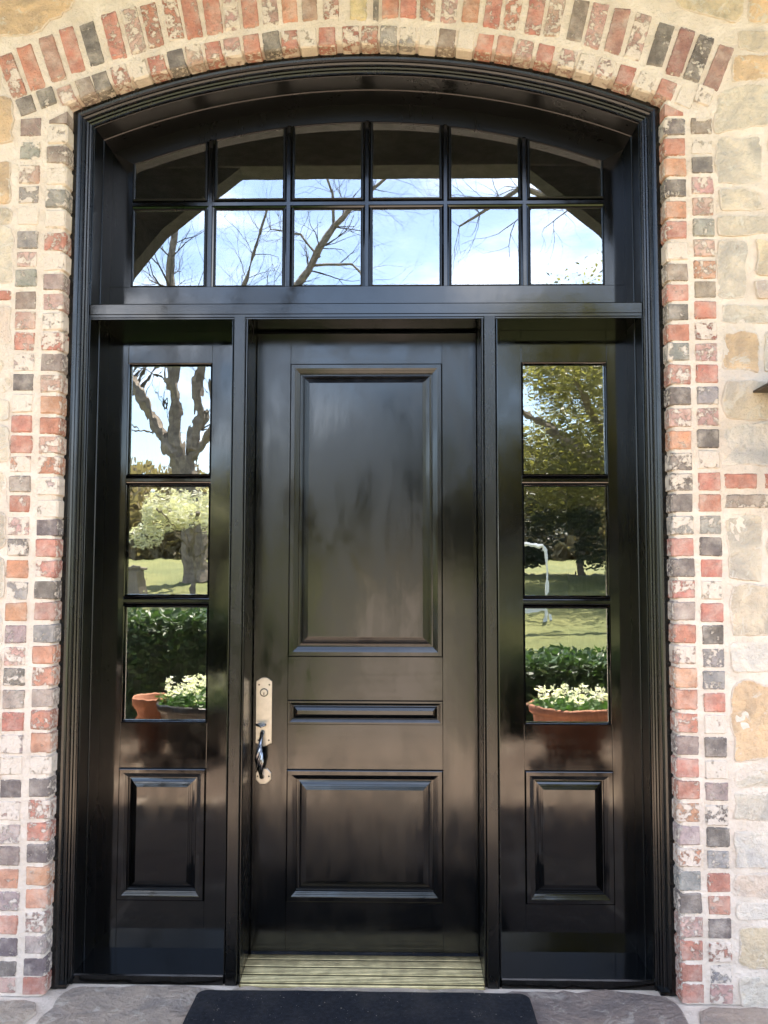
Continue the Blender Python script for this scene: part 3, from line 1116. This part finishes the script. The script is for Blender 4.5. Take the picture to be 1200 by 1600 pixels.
# muntins
cols = [-.997] + [-.997 + 1.994 * k / 6 for k in range(1, 6)] + [.997]
MWID = .019
ZM0, ZM1 = 3.087, 3.125
YG = YS + .008
for k in range(1, 6):
    x = cols[k]
    zt_ = GTOP(x) + .004
    sec = [(x - MWID, YG), (x - MWID, YS + .009), (x - .009, YS + .005), (x - .007, YS), (x + .007, YS), (x + .009, YS + .005), (x + MWID, YS + .009), (x + MWID, YG)]
    adopt(MB().loft([[(a, b, GZ0 - .002) for a, b in sec], [(a, b, zt_) for a, b in sec]], True, True, True).build('muntin', PAINT), tw_)
sec = [(ZM0, YG), (ZM0, YS + .009), (ZM0 + .010, YS + .005), (ZM0 + .012, YS + .0006), (ZM1 - .012, YS + .0006), (ZM1 - .010, YS + .005), (ZM1, YS + .009), (ZM1, YG)]
for k in range(6):
    a, b = cols[k] + (MWID if k else 0) - .012, cols[k + 1] - (MWID if k < 5 else 0) + .012
    adopt(MB().loft([[(a, y, z) for z, y in sec], [(b, y, z) for z, y in sec]], True, True, True).build('muntin', PAINT_H), tw_)
for k in range(6):
    a = cols[k] + (MWID if k else 0)
    b = cols[k + 1] - (MWID if k < 5 else 0)
    for row in (0, 1):
        if row == 0:
            poly = [(a, GZ0), (b, GZ0), (b, ZM0), (a, ZM0)]
        else:
            poly = [(a, ZM1), (b, ZM1)] + [(b + (a - b) * i / 8, GTOP(b + (a - b) * i / 8)) for i in range(9)]
        pn = pane(tw_, poly, YG, GLASS_T)
        # glazing bead following the pane outline
        cx = sum(p[0] for p in poly) / len(poly)
        cz = sum(p[1] for p in poly) / len(poly)
        loops = []
        for d, y in ((-.001, .010), (-.001, .002), (.003, .000), (.006, .003), (.007, .009)):
            l = []
            for x, z in poly:
                l.append((x + (d if x < cx else -d) if abs(x - a) < .002 or abs(x - b) < .002 else x, YS + y, z + (d if z < cz else -d)))
            loops.append(l)
        MB().loft(loops, True).build('glazing_bead', PAINT_OLD).parent = pn

# ================================================================== THRESHOLD
th = tag(empty('threshold', (0, .1, 0)), 'ribbed brass threshold plate under the black front door', 'threshold')
sec = [(-.014, .0)]
y = -.012
sec.append((y, .008))
k = 0
while y < .19:
    z = .010 + .016 * math.sin(min(1, (y + .012) / .19) * 1.5)
    w = .017 if k % 5 == 0 else .0085
    sec += [(y + .001, z), (y + w - .002, z + .0006), (y + w - .001, z - .0008), (y + w, z - .0008)]
    y += w
    k += 1
sec += [(.2, .022), (.2, 0.0)]
half = .459
adopt(MB().loft([[(-half, a, b) for a, b in sec], [(half, a, b) for a, b in sec]], True, True, True).build('saddle', BRASS), th)
for s in (-1, 1):
    a, b = sorted((s * .4595, s * .4545))
    adopt(MB().box(a, b, -.0145, .16, 0, .011).build('end_trim', BRASS), th)

# ================================================================== DOOR MAT
mat_o = MB()
out = []
rx0, rx1, ry0, ry1, rr = -.600, .614, -.80, -.062, .035
for cx, cy, a0 in ((rx1 - rr, ry1 - rr, 0), (rx0 + rr, ry1 - rr, 90), (rx0 + rr, ry0 + rr, 180), (rx1 - rr, ry0 + rr, 270)):
    for k in range(7):
        a = R_(a0 + 15 * k)
        out.append((cx + rr * math.cos(a), cy + rr * math.sin(a)))
res = []
for i in range(len(out)):
    p, q = out[i], out[(i + 1) % len(out)]
    m_ = max(1, int(math.dist(p, q) / .03))
    for j in range(m_):
        t = j / m_
        x, y = p[0] + (q[0] - p[0]) * t, p[1] + (q[1] - p[1]) * t
        res.append((x + nz(x, y, 9, 4) * .003, y + nz(x, y, 9, 8) * .004))
lp = []
for ins, z in ((0, .004), (0, .012), (.004, .016), (.012, .017)):
    lp.append([(x + (.007 - x) * ins / .6, y + (-.43 - y) * ins / .37, z + nz(x, y, 6, 2) * .0015) for x, y in res])
mat_o.loft(lp, True, True, True)
mo = mat_o.build('door_mat', RUBBER)
tag(mo, 'black fibre doormat with rounded corners lying before the threshold', 'doormat')

# ================================================================== PORCH FLOOR
pf = MB().box(-4.4, 4.4, -3.95, .3, -.2, -.004).build('porch_floor', MORTAR)
tag(pf, 'flagstone porch floor laid in pale mortar', kind='structure')
FC = [(0.40, 0.31, 0.245), (0.37, 0.295, 0.235), (0.44, 0.35, 0.265), (0.34, 0.26, 0.21), (0.42, 0.34, 0.27)]


def flag(poly, col=None, nseg=30):
    stone_mesh('flagstone', poly, FLAG, 0, .006, pf, col or random.choice(FC), .3, True, .0035, nseg, .0015, .006, .05)


flag([(-1.10, -.035), (-.80, -.014), (-.535, -.014), (-.515, -.05), (-.56, -.5), (-1.13, -.55), (-1.115, -.28), (-1.095, -.12)], (.34, .28, .23), 44)
flag([(-.495, -.014), (0, -.010), (.475, -.014), (.49, -.05), (.51, -.5), (0, -.53), (-.535, -.5), (-.475, -.06)], (.42, .35, .28), 44)
flag([(.515, -.018), (.8, -.014), (1.02, -.016), (1.12, -.05), (1.155, -.10), (1.14, -.2), (1.11, -.3), (1.09, -.55), (.54, -.5)], (.24, .19, .165), 44)
flag([(1.20, -.12), (1.7, -.12), (1.75, -.55), (1.12, -.56), (1.155, -.28)], (.35, .28, .23))
flag([(-1.155, -.125), (-1.6, -.125), (-1.7, -.56), (-1.16, -.56), (-1.145, -.28)], (.40, .33, .265))
for s in (-1, 1):
    x = 1.72
    while x < 4.2:
        w = random.uniform(.5, .8)
        flag([(s * (x + .015), -.12), (s * (x + w), -.12), (s * (x + w), -.55), (s * (x + .02), -.56)], None, 18)
        x += w + .015
y = -.59
while y > -3.6:
    h = random.uniform(.42, .62)
    x = -4.3 + random.uniform(0, .3)
    while x < 4.1:
        w = random.uniform(.45, .95)
        flag([(x + .012, y), (x + w / 2, y + random.uniform(-.02, .02)), (x + w - .012, y), (x + w - .012, y - h + .02), (x + w / 2, y - h + .02 + random.uniform(-.02, .02)), (x + .012, y - h + .02)], None, 16)
        x += w
    y -= h

# ================================================================== ENTRY HALL behind the glass
mb = MB()
mb.raw([(-1.6, .27, 0), (1.6, .27, 0), (1.6, .27, 3.9), (-1.6, .27, 3.9), (-1.6, 4, 0), (1.6, 4, 0), (1.6, 4, 3.9), (-1.6, 4, 3.9)],
       [(4, 5, 6, 7), (0, 4, 7, 3), (1, 2, 6, 5), (3, 7, 6, 2), (0, 1, 5, 4)])
# wall round the opening, inside
hall = mb.build('entry_hall', HALL)
tag(hall, kind='structure')
ln = [(-1.6, .27, 0), (1.6, .27, 0)]
inn = frame_loop(.05, .255, 0, .06, 24)
outp = []
for x, y, z in inn:
    if abs(x) > HW - .051:
        outp.append((math.copysign(1.6, x), .255, z if z < 3.2 else 3.9))
    else:
        outp.append((x / (HW - .05) * 1.6, .255, 3.9))
adopt(MB().loft([inn, outp]).build('inner_wall', HALL), hall)

# ================================================================== WALL LANTERN (only the tip of its cap shows at the picture's edge)
lx, lz, ly = 1.632, 2.226, -.24
lan = tag(empty('wall_lantern', (lx, YB, lz - .3)), 'bronze wall lantern with a pointed cap on the stone wall', 'lantern')


def ln_(mb, name, mat):
    return adopt(mb.build(name, mat), lan)


hw = .165
ln_(MB().loft([[(lx - hw, ly - hw * .8, lz), (lx + hw, ly - hw * .8, lz), (lx + hw, ly + hw * .8, lz), (lx - hw, ly + hw * .8, lz)],
               [(lx - hw, ly - hw * .8, lz + .008), (lx + hw, ly - hw * .8, lz + .008), (lx + hw, ly + hw * .8, lz + .008), (lx - hw, ly + hw * .8, lz + .008)],
               [(lx - .03, ly - .03, lz + .085), (lx + .03, ly - .03, lz + .085), (lx + .03, ly + .03, lz + .085), (lx - .03, ly + .03, lz + .085)]], True, True, True), 'cap', BRONZE)
ln_(MB().lathe([(.012, lz + .08), (.02, lz + .10), (.012, lz + .12), (.022, lz + .14), (.004, lz + .16)], lx, ly, 12), 'finial', BRONZE)
for sx in (-1, 1):
    for sy in (-1, 1):
        ln_(MB().tube([(lx + sx * .105, ly + sy * .09, lz), (lx + sx * .075, ly + sy * .065, lz - .36)], [.007, .007], 6), 'cage_bar', BRONZE)
LGL = glass('lantern_glass', .0001, 4)
for (ax, ay), (bx, by) in (((-1, -1), (1, -1)), ((1, -1), (1, 1)), ((1, 1), (-1, 1)), ((-1, 1), (-1, -1))):
    ln_(MB().raw([(lx + ax * .103, ly + ay * .088, lz), (lx + bx * .103, ly + by * .088, lz), (lx + bx * .073, ly + by * .063, lz - .36), (lx + ax * .073, ly + ay * .063, lz - .36)], [(0, 1, 2, 3)]), 'pane', LGL)
ln_(MB().box(lx - .09, lx + .09, ly - .08, ly + .08, lz - .375, lz - .36, .003), 'base', BRONZE)
ln_(MB().box(lx - .06, lx + .06, YB - .02, YB + .01, lz - .30, lz - .02, .004), 'backplate', BRONZE)
ln_(MB().tube([(lx, YB - .01, lz - .12), (lx, ly + .10, lz - .10), (lx, ly + .12, lz + .002)], [.012, .012, .012], 8), 'arm', BRONZE)
ln_(MB().tube([(lx, ly, lz - .36), (lx, ly, lz - .22)], [.014, .012], 8), 'candle', WHITEPAINT)

# ================================================================== PORCH ROOF, POSTS (in front of the wall; seen mirrored in the glass)
ZBM = 4.75
YBM = -2.88
roof = tag(empty('porch_roof', (0, -1.6, ZBM)), 'gabled porch roof with stained plank ceiling over the front door', 'roof')
x = -4.3
while x < 4.3:
    adopt(MB().box(x, x + .135, -4.22, YB + .02, 5.48, 5.50).build('plank', WOOD), roof)
    x += .14
adopt(MB().box(-4.4, 4.4, -4.26, .6, 5.52, 5.7).build('roof_deck', ROOFM), roof)
adopt(MB().box(-4.4, 4.4, -4.30, -4.26, 5.42, 5.7).build('fascia', DARKWOOD), roof)
adopt(MB().box(-4.2, 4.2, YBM - .12, YBM + .12, ZBM, ZBM + .62, .01).build('beam', DARKWOOD), roof)
for k in range(7):
    x = -3.6 + k * 1.2
    adopt(MB().box(x - .06, x + .06, -4.25, YB + .03, 5.36, 5.48).build('rafter', DARKWOOD), roof)
for s in (-1, 1):
    po = tag(empty('porch_post', (s * 2.5, YBM, 0)), ('dark timber porch post on a stone pier by the taller hedge' if s < 0 else 'dark timber porch post on a stone pier by the lower hedge'), 'post', 'pair of porch posts facing the door')
    adopt(MB().box(s * 2.5 - .13, s * 2.5 + .13, YBM - .12, YBM + .12, .74, ZBM + .002, .012).build('post', DARKWOOD), po)
    adopt(MB().box(s * 2.5 - .34, s * 2.5 + .34, YBM - .3, YBM + .3, -.004, .68, .02).build('pier', MORTAR), po)
    adopt(MB().box(s * 2.5 - .38, s * 2.5 + .38, YBM - .34, YBM + .34, .68, .745, .012).build('pier_cap', CONC), po)
    for k, (za, zb2) in enumerate(((.01, .2), (.22, .42), (.44, .66))):
        for xa in (-.33, -.08, .14):
            w = .22
            for face in (-1, 1):
                poly = [(s * 2.5 + xa, za), (s * 2.5 + xa + w, za), (s * 2.5 + xa + w, zb2), (s * 2.5 + xa, zb2)]
                yy = YBM + face * .3
                o = MB().box(poly[0][0], poly[1][0], yy - .012, yy + .012, za, zb2, .008).build('stone', STONE)
                o.color = (*SCOL[random.choice('bbtyo')], .3)
                adopt(o, po)
    # curved brace: sweep between a lower and an upper arc
    A = [(s * x, z) for x, z in ((2.38, 2.9), (2.25, 3.38), (2.03, 3.91), (1.76, 4.25), (1.47, 4.49), (1.28, 4.64), (1.12, 4.765))]
    Bc = [(s * x, z) for x, z in ((2.385, 3.7), (2.37, 3.95), (2.31, 4.2), (2.22, 4.4), (2.095, 4.58), (2.0, 4.68), (1.91, 4.765))]
    poly = A + Bc[::-1]
    n_ = len(A)
    v = [(x, YBM - .09, z) for x, z in poly] + [(x, YBM + .09, z) for x, z in poly]
    m2 = 2 * n_
    f = []
    for i in range(n_ - 1):
        a, b = i, i + 1
        c, d = m2 - 2 - i, m2 - 1 - i
        f += [(a, b, c, d), (a + m2, d + m2, c + m2, b + m2), (a, a + m2, b + m2, b), (d, c, c + m2, d + m2)]
    adopt(MB().raw(v, f).build('brace', DARKWOOD), po)


# ================================================================== GARDEN in front of the house (seen mirrored)
def ground_z(y):
    L_ = -y
    if L_ < 6:
        return -.15
    if L_ < 24:
        return -.15 + (L_ - 6) * .078
    return 1.254 + min(1.2, (L_ - 24) * .02)


ys = [6, 2, -3.6, -6, -10, -16, -24, -40, -84, -200, -900]
gv, gf = [], []
xs = [-900, -120, -40, -15, -5, 0, 5, 15, 40, 120, 900]
for y in ys:
    for x in xs:
        gv.append((x, y, ground_z(y) - .06))
for i in range(len(ys) - 1):
    for j in range(len(xs) - 1):
        a = i * len(xs) + j
        gf.append((a, a + 1, a + 1 + len(xs), a + len(xs)))
g = mesh_obj('lawn', gv, gf, LAWN)
tag(g, 'sunlit green lawn rising away from the house', kind='structure')
pth = MB()
pl_ = [(-.8 - .03 * max(0, -y - 6), .8 + .05 * max(0, -y - 6), y, ground_z(y) - .045) for y in (-3.95, -6, -10, -16, -24)]
pth.loft([[(a, y, z), (b, y, z), (b, y, z - .1), (a, y, z - .1)] for a, b, y, z in pl_], True, True, True)
tag(pth.build('path', CONC), kind='structure')


def leaf_cloud(verts, faces, cx, cy, cz, n, size, up=0.0, rnd=random):
    pass


def leaves(name, pts, size, mat, parent, up=0.3, elong=1.6):
    v, f = [], []
    for p in pts:
        a, b = random.uniform(0, 6.283), random.uniform(-1, 1)
        d = Vector((math.cos(a), math.sin(a), b * .8 + up)).normalized()
        s_ = size * random.uniform(.6, 1.35)
        u = d.cross(Vector((random.uniform(-1, 1), random.uniform(-1, 1), random.uniform(-1, 1)))).normalized()
        q = Vector(p)
        k = len(v)
        v += [q, q + d * s_ * elong * .5 + u * s_ * .4, q + d * s_ * elong, q + d * s_ * elong * .5 - u * s_ * .4]
        f.append((k, k + 1, k + 2, k + 3))
    me = bpy.data.meshes.new(name)
    me.from_pydata([tuple(q) for q in v], [], f)
    me.materials.append(mat)
    o = bpy.data.objects.new(name, me)
    COL.objects.link(o)
    if parent is not None:
        adopt(o, parent)
    return o


# flower pots
GLAZE = simple('dark_glaze', (0.025, 0.022, 0.02), 0.35, 0, 0.2)
BOWL = [(.19, .0), (.21, .02), (.29, .24), (.325, .38), (.33, .39), (.355, .39), (.36, .41), (.36, .445), (.345, .455), (.325, .445), (.315, .38), (.30, .35), (.02, .35)]
for s, x0, y0, mt, lab in ((-1, -1.50, -3.25, GLAZE, 'dark glazed bowl of white pansies in front of the taller hedge'), (1, 1.55, -3.22, TERRA, 'wide terracotta bowl of white pansies in front of the lower hedge')):
    fp = tag(empty('flower_pot', (x0, y0, 0)), lab, 'flower pot', 'planted flower bowls at the porch edge')
    adopt(MB().lathe(BOWL, x0, y0, 32).build('bowl', mt, None, True), fp)
    adopt(MB().lathe([(.30, .37), (.2, .40), (.05, .41)], x0, y0, 18).build('soil', SOIL), fp)
    pts = []
    for k in range(1600):
        a, r = random.uniform(0, 6.283), .33 * math.sqrt(random.random())
        pts.append((x0 + r * math.cos(a), y0 + r * math.sin(a), .40 + random.uniform(0, .16 if s < 0 else .09) * (1 - r * 1.2)))
    o = leaves('foliage', pts, .026, LEAF, fp, .6)
    o['kind'] = 'stuff'
    fl = []
    for k in range(85 if s < 0 else 50):
        a, r = random.uniform(0, 6.283), .30 * math.sqrt(random.random())
        c = Vector((x0 + r * math.cos(a), y0 + r * math.sin(a), .47 + random.uniform(0, .17 if s < 0 else .10)))
        for q in range(10):
            fl.append(c + Vector((random.gauss(0, .013), random.gauss(0, .013), random.gauss(0, .010))))
    o = leaves('flowers', fl, .027, PETAL, fp, .4, 1.1)
    o['kind'] = 'stuff'
x0, y0 = -1.93, -3.38
tp = tag(empty('clay_pot', (x0, y0, 0)), 'small plain terracotta pot standing beside the dark glazed bowl', 'pot')
adopt(MB().lathe([(.10, 0), (.11, .02), (.15, .40), (.17, .40), (.175, .46), (.165, .47), (.15, .46), (.14, .30), (.02, .30)], x0, y0, 24).build('body', TERRA, None, True), tp)
adopt(MB().lathe([(.142, .32), (.08, .345), (.02, .35)], x0, y0, 18).build('soil', SOIL), tp)

# hedges either side of the path
for s, xa, xb, top in ((-1, -7.5, -.95, 1.06), (1, .95, 7.5, .66)):
    hd = tag(empty('hedge', ((xa + xb) / 2, -4.9, -.2)), ('tall dense green hedge bordering the porch on the handle side' if s < 0 else 'low leafy green hedge bordering the porch on the lantern side'), 'hedge')
    adopt(MB().box(xa + .1, xb - .1, -5.35, -4.45, -.2, top - .12, .08).build('core', DARKLEAF), hd)
    pts = []
    for k in range(26000):
        side = random.random()
        x = random.uniform(xa, xb)
        if side < .5:
            pts.append((x, random.uniform(-5.45, -4.35), top - abs(random.gauss(0, .06)) + nz(x, 0, 3) * .06))
        else:
            pts.append((x, -4.40 + random.gauss(0, .05), random.uniform(-.2, top)))
    o = leaves('foliage', pts, .042, HEDGE, hd, .35, 2.0)
    o['kind'] = 'stuff'
# grassy border beyond the taller hedge
pts = []
for k in range(9000):
    x, y = random.uniform(-14, -1), random.uniform(-9.4, -8.2)
    pts.append((x, y, ground_z(y) - .05))
bd = leaves('border_grass', pts, .10, LIRIOPE, None, 1.6, 4.5)
tag(bd, 'tufted grassy border edging the lawn', 'border', kind='stuff')


def branch(mb, p, d, length, r, depth, maxd, spread, rng, gravity=0.0, kids=(2, 4)):
    n_ = 4 if depth < 2 else 3
    pts, rads = [p], [r]
    q, dd = Vector(p), Vector(d)
    for i in range(n_):
        dd = (dd + Vector((rng.uniform(-1, 1), rng.uniform(-1, 1), rng.uniform(-.6, .8))) * (.13 + .05 * depth) + Vector((0, 0, gravity))).normalized()
        q = q + dd * length / n_
        pts.append(q.copy())
        rads.append(r * (1 - .45 * (i + 1) / n_))
    mb.tube(pts, rads, 8 if depth == 0 else (5 if depth < 3 else 3), depth == 0)
    if depth >= maxd:
        return
    for k in range(rng.randint(*kids)):
        t = rng.uniform(.35, 1.0) if k else 1.0
        i = min(n_, max(1, int(t * n_ + .5)))
        az = rng.uniform(0, 6.283)
        side = dd.cross(Vector((math.cos(az), math.sin(az), .3))).normalized()
        nd = (dd * math.cos(spread * (1 if k else .5)) + side * math.sin(spread * (1 if k else .5))).normalized()
        branch(mb, pts[i], nd, length * rng.uniform(.58, .82), rads[i] * rng.uniform(.55, .8), depth + 1, maxd, spread * 1.02, rng, gravity, kids)


def bare_tree(x, y, h, r, seed, label, lean=(0, 0), spread=.62, maxd=6, first=.34):
    rng = random.Random(seed)
    z = ground_z(y) - .1
    t = tag(empty('bare_tree', (x, y, z)), label, 'tree', 'leafless trees on the lawn')
    mb = MB()
    base = Vector((x, y, z))
    top = base + Vector((lean[0] * .3, lean[1] * .3, h * first))
    mb.tube([base, base + (top - base) * .12, base + (top - base) * .5, top], [r * 1.35, r * 1.05, r * .95, r * .9], 10)
    adopt(mb.build('trunk', BARK), t)
    cr = MB()
    for k in range(rng.randint(3, 4)):
        az = rng.uniform(0, 6.283) if k else 0
        d = Vector((math.cos(az) * .55 + lean[0] * .1, math.sin(az) * .4 + lean[1] * .1, 1.0)).normalized()
        branch(cr, top - Vector((0, 0, .1)), d, h * .30, r * rng.uniform(.5, .72), 1, maxd, spread, rng, .02)
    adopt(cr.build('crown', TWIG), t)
    return t


def shaped_tree(name, label, y, trunk, limbs, seed, maxd=5, spread=.6, twig=.55):
    """leafless tree whose main limbs are given as (points (x, z[, dy]), radii); finer branches grow from them"""
    rng = random.Random(seed)
    t = tag(empty(name, (trunk[0][0], y, trunk[0][1])), label, 'tree', 'leafless trees on the lawn')
    mb = MB()
    mb.tube([(x, y, z) for x, z, r in trunk], [r for x, z, r in trunk], 12)
    adopt(mb.build('trunk', BARK), t)
    cr = MB()
    lm = MB()
    for limb in limbs:
        dy = rng.uniform(-1.2, 1.2)
        n_ = len(limb)
        pts = [Vector((x, y + dy * k / n_, z)) for k, (x, z, r) in enumerate(limb)]
        # refine with a little wander
        P2, R2 = [pts[0]], [limb[0][2]]
        for a, b, ra, rb in zip(pts[:-1], pts[1:], [l[2] for l in limb[:-1]], [l[2] for l in limb[1:]]):
            for k in (1, 2, 3):
                q = a.lerp(b, k / 3)
                if k < 3:
                    q += Vector((rng.uniform(-.1, .1), rng.uniform(-.1, .1), 0)) * 6 * max(ra, .05)
                P2.append(q)
                R2.append(ra + (rb - ra) * k / 3)
        lm.tube(P2, R2, 7, False)
        for k in range(2, len(P2)):
            d = (P2[k] - P2[k - 1]).normalized()
            for q in range(rng.randint(2, 4) if P2[k].z > 8.3 else rng.randint(0, 1)):
                az = rng.uniform(0, 6.283)
                side = d.cross(Vector((math.cos(az), math.sin(az), .2))).normalized()
                nd = (d * .6 + side * .9).normalized()
                branch(cr, P2[k], nd, rng.uniform(.8, 1.8) * twig * 2, max(.009, R2[k] * rng.uniform(.12, .28)), 3, maxd, spread, rng, .0, (2, 3))
    adopt(lm.build('limbs', BARK), t)
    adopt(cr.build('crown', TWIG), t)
    return t


shaped_tree('bare_tree', 'large leafless shade tree with heavy spreading limbs behind the taller hedge', -22,
            [(-6.15, 1.0, .52), (-6.2, 1.4, .42), (-6.35, 3.2, .38), (-6.7, 4.9, .42)],
            [[(-6.7, 4.7, .26), (-7.4, 5.7, .20), (-8.3, 7.3, .15), (-9.6, 9.6, .09), (-10.2, 12, .04)],
             [(-6.75, 4.7, .25), (-6.95, 6.3, .21), (-7.0, 7.9, .19), (-7.15, 10.3, .15), (-7.1, 11.8, .10), (-6.6, 14.5, .04)],
             [(-6.6, 4.7, .24), (-6.1, 6.2, .18), (-6.15, 7.9, .16), (-5.4, 9.4, .10), (-3.6, 10.0, .06), (-2.2, 9.5, .02)],
             [(-6.5, 4.6, .16), (-5.7, 5.8, .13), (-5.6, 7.8, .11), (-4.6, 10.4, .07), (-3.9, 12.6, .03)]], 11, 6, .6, .42)
shaped_tree('bare_tree', 'leafless tree with a slanting forked trunk rising beside the path', -19,
            [(-4.9, .8, .2), (-4.6, 3.5, .16), (-3.9, 6.8, .13)],
            [[(-3.9, 6.7, .13), (-2.85, 9.2, .115), (-1.7, 11.0, .09), (-1.0, 11.7, .06), (0.2, 12.8, .03)],
             [(-1.72, 10.95, .05), (-1.75, 11.9, .035), (-2.2, 13.0, .02)],
             [(-2.35, 9.95, .05), (-1.2, 10.0, .035), (-.6, 9.3, .015)],
             [(-2.1, 10.2, .04), (-2.7, 11.0, .03), (-3.6, 11.3, .015)]], 5, 5, .55, .32)
shaped_tree('bare_tree', 'leafless tree with drooping twigs beside the live oak', -17,
            [(7.6, .7, .26), (7.4, 4, .22), (7.0, 7.5, .18)],
            [[(7.0, 7.4, .16), (5.2, 10.4, .11), (3.2, 11.0, .07), (1.6, 9.9, .025)],
             [(4.4, 10.8, .06), (2.7, 12.0, .04), (1.0, 12.2, .02)],
             [(7.0, 7.4, .14), (7.6, 10.5, .10), (6.6, 13, .05)]], 23, 6, .7, .42)
bare_tree(-15, -34, 15, .3, 47, 'tall leafless tree near the woodland edge', (1, 0), .6, 6, .35)


def leafy_tree(name, x, y, h, crown, n, size, mat, label, trunk_r=.3, cat='tree', lobes=26, zlo=.35):
    z = ground_z(y) - .1
    t = tag(empty(name, (x, y, z)), label, cat)
    mb = MB()
    mb.tube([(x, y, z), (x + .1, y, z + h * .3), (x, y, z + h * .55)], [trunk_r * 1.3, trunk_r, trunk_r * .7], 8)
    for k in range(7):
        a = k * .9 + .3
        mb.tube([(x, y, z + h * (.28 + .03 * k)), (x + math.cos(a) * crown * .45, y + math.sin(a) * crown * .45, z + h * (.5 + .03 * k)), (x + math.cos(a) * crown * .8, y + math.sin(a) * crown * .8, z + h * (.62 + .03 * k))], [trunk_r * .5, trunk_r * .3, .03], 5)
    adopt(mb.build('trunk', BARK), t)
    cs = []
    for k in range(lobes):
        a, r = random.uniform(0, 6.283), crown * math.sqrt(random.random()) * .85
        cs.append((x + r * math.cos(a), y + r * math.sin(a), z + h * random.uniform(zlo, 1.0) * (1 - .25 * (r / crown) ** 2), crown * random.uniform(.2, .38)))
    pts = []
    for k in range(n):
        c = random.choice(cs)
        d = Vector((random.gauss(0, 1), random.gauss(0, 1), random.gauss(0, 1))).normalized() * c[3] * random.uniform(.55, 1.05)
        pts.append((c[0] + d.x, c[1] + d.y, c[2] + d.z * .8))
    adopt(leaves('crown', pts, size, mat, t, .1, 1.7), t)
    return t


leafy_tree('live_oak_tree', 7.0, -22, 8.4, 5.6, 70000, .075, OAKLEAF, 'broad olive green live oak standing on the lawn', .4, lobes=60, zlo=.36)
for k, (x, y, h, c) in enumerate(((3.6, -27, 4.0, 2.2), (6.6, -26, 4.4, 2.6), (9.6, -27, 4.2, 2.4))):
    leafy_tree('evergreen_shrub', x, y, h, c, 12000, .10, DARKLEAF,
               ('dark evergreen shrub at the path end of the row under the oak', 'middle dark evergreen shrub of the row under the oak', 'dark evergreen shrub at the far end of the row under the oak')[k], .12, 'shrub', 16, .1)
leafy_tree('cedar_tree', .7, -29, 7.6, 2.5, 16000, .11, DARKLEAF, 'dark cedar standing at the end of the path', .2, lobes=30, zlo=.12)
leafy_tree('cedar_tree', -2.3, -36, 6.2, 2.2, 12000, .11, OAKLEAF, 'olive green cedar set back behind the dark cedar', .2, lobes=24, zlo=.15)
leafy_tree('blossom_tree', -5.2, -17.5, 3.4, 1.5, 11000, .05, PALELEAF, 'small pale yellow green tree coming into spring leaf', .06, lobes=18, zlo=.55)

pts = []
for k in range(60000):
    x = random.uniform(-75, 75)
    y = -62 - random.random() * 12
    top = 7.5 + 3.0 * nz(x, y, .09) + 1.6 * nz(x, y, .35, 3)
    pts.append((x, y, 1.2 + top * random.random() ** .8))
wl = leaves('woodland', pts, .42, FARWOOD, None, 1.2, 2.6)
tag(wl, 'brown winter woodland beyond the lawn', 'woodland', kind='stuff')
wc = MB().box(-80, 80, -76, -70, 0, 5.5).build('undergrowth', FARWOOD)
adopt(wc, wl)

# white garden trellis on the lawn
gz = ground_z(-14) - .06
tr = tag(empty('garden_trellis', (2.75, -14, gz)), 'white arched wooden garden trellis on the lawn', 'trellis')
A = [(2.25, gz + .6), (2.25, gz + 1.2), (2.26, gz + 1.5), (2.30, gz + 1.57), (2.5, gz + 1.6), (2.75, gz + 1.6), (3.0, gz + 1.6), (3.2, gz + 1.57), (3.24, gz + 1.5), (3.25, gz + 1.2), (3.25, gz + .6)]
adopt(MB().tube([(2.25, -14, gz - .05)] + [(x, -14, z) for x, z in A] + [(3.25, -14, gz - .05)], [.045] * 13, 6).build('arch', WHITEPAINT), tr)
for z in (.18, .34):
    adopt(MB().box(2.26, 3.24, -14.02, -13.98, gz + z, gz + z + .09).build('slat', WHITEPAINT), tr)
# stone gate piers
for k, (x, y, h, lab) in enumerate(((-8.2, -20, .95, 'sunlit square stone garden pier farther from the shade tree'), (-6.9, -18, .75, 'low square stone garden pier near the shade tree'))):
    z = ground_z(y) - .1
    t = tag(empty('stone_pier', (x, y, z)), lab, 'pier')
    adopt(MB().box(x - .28, x + .28, y - .28, y + .28, z, z + h, .03).build('shaft', CONC), t)
    adopt(MB().box(x - .33, x + .33, y - .33, y + .33, z + h, z + h + .08, .02).build('cap', CONC), t)
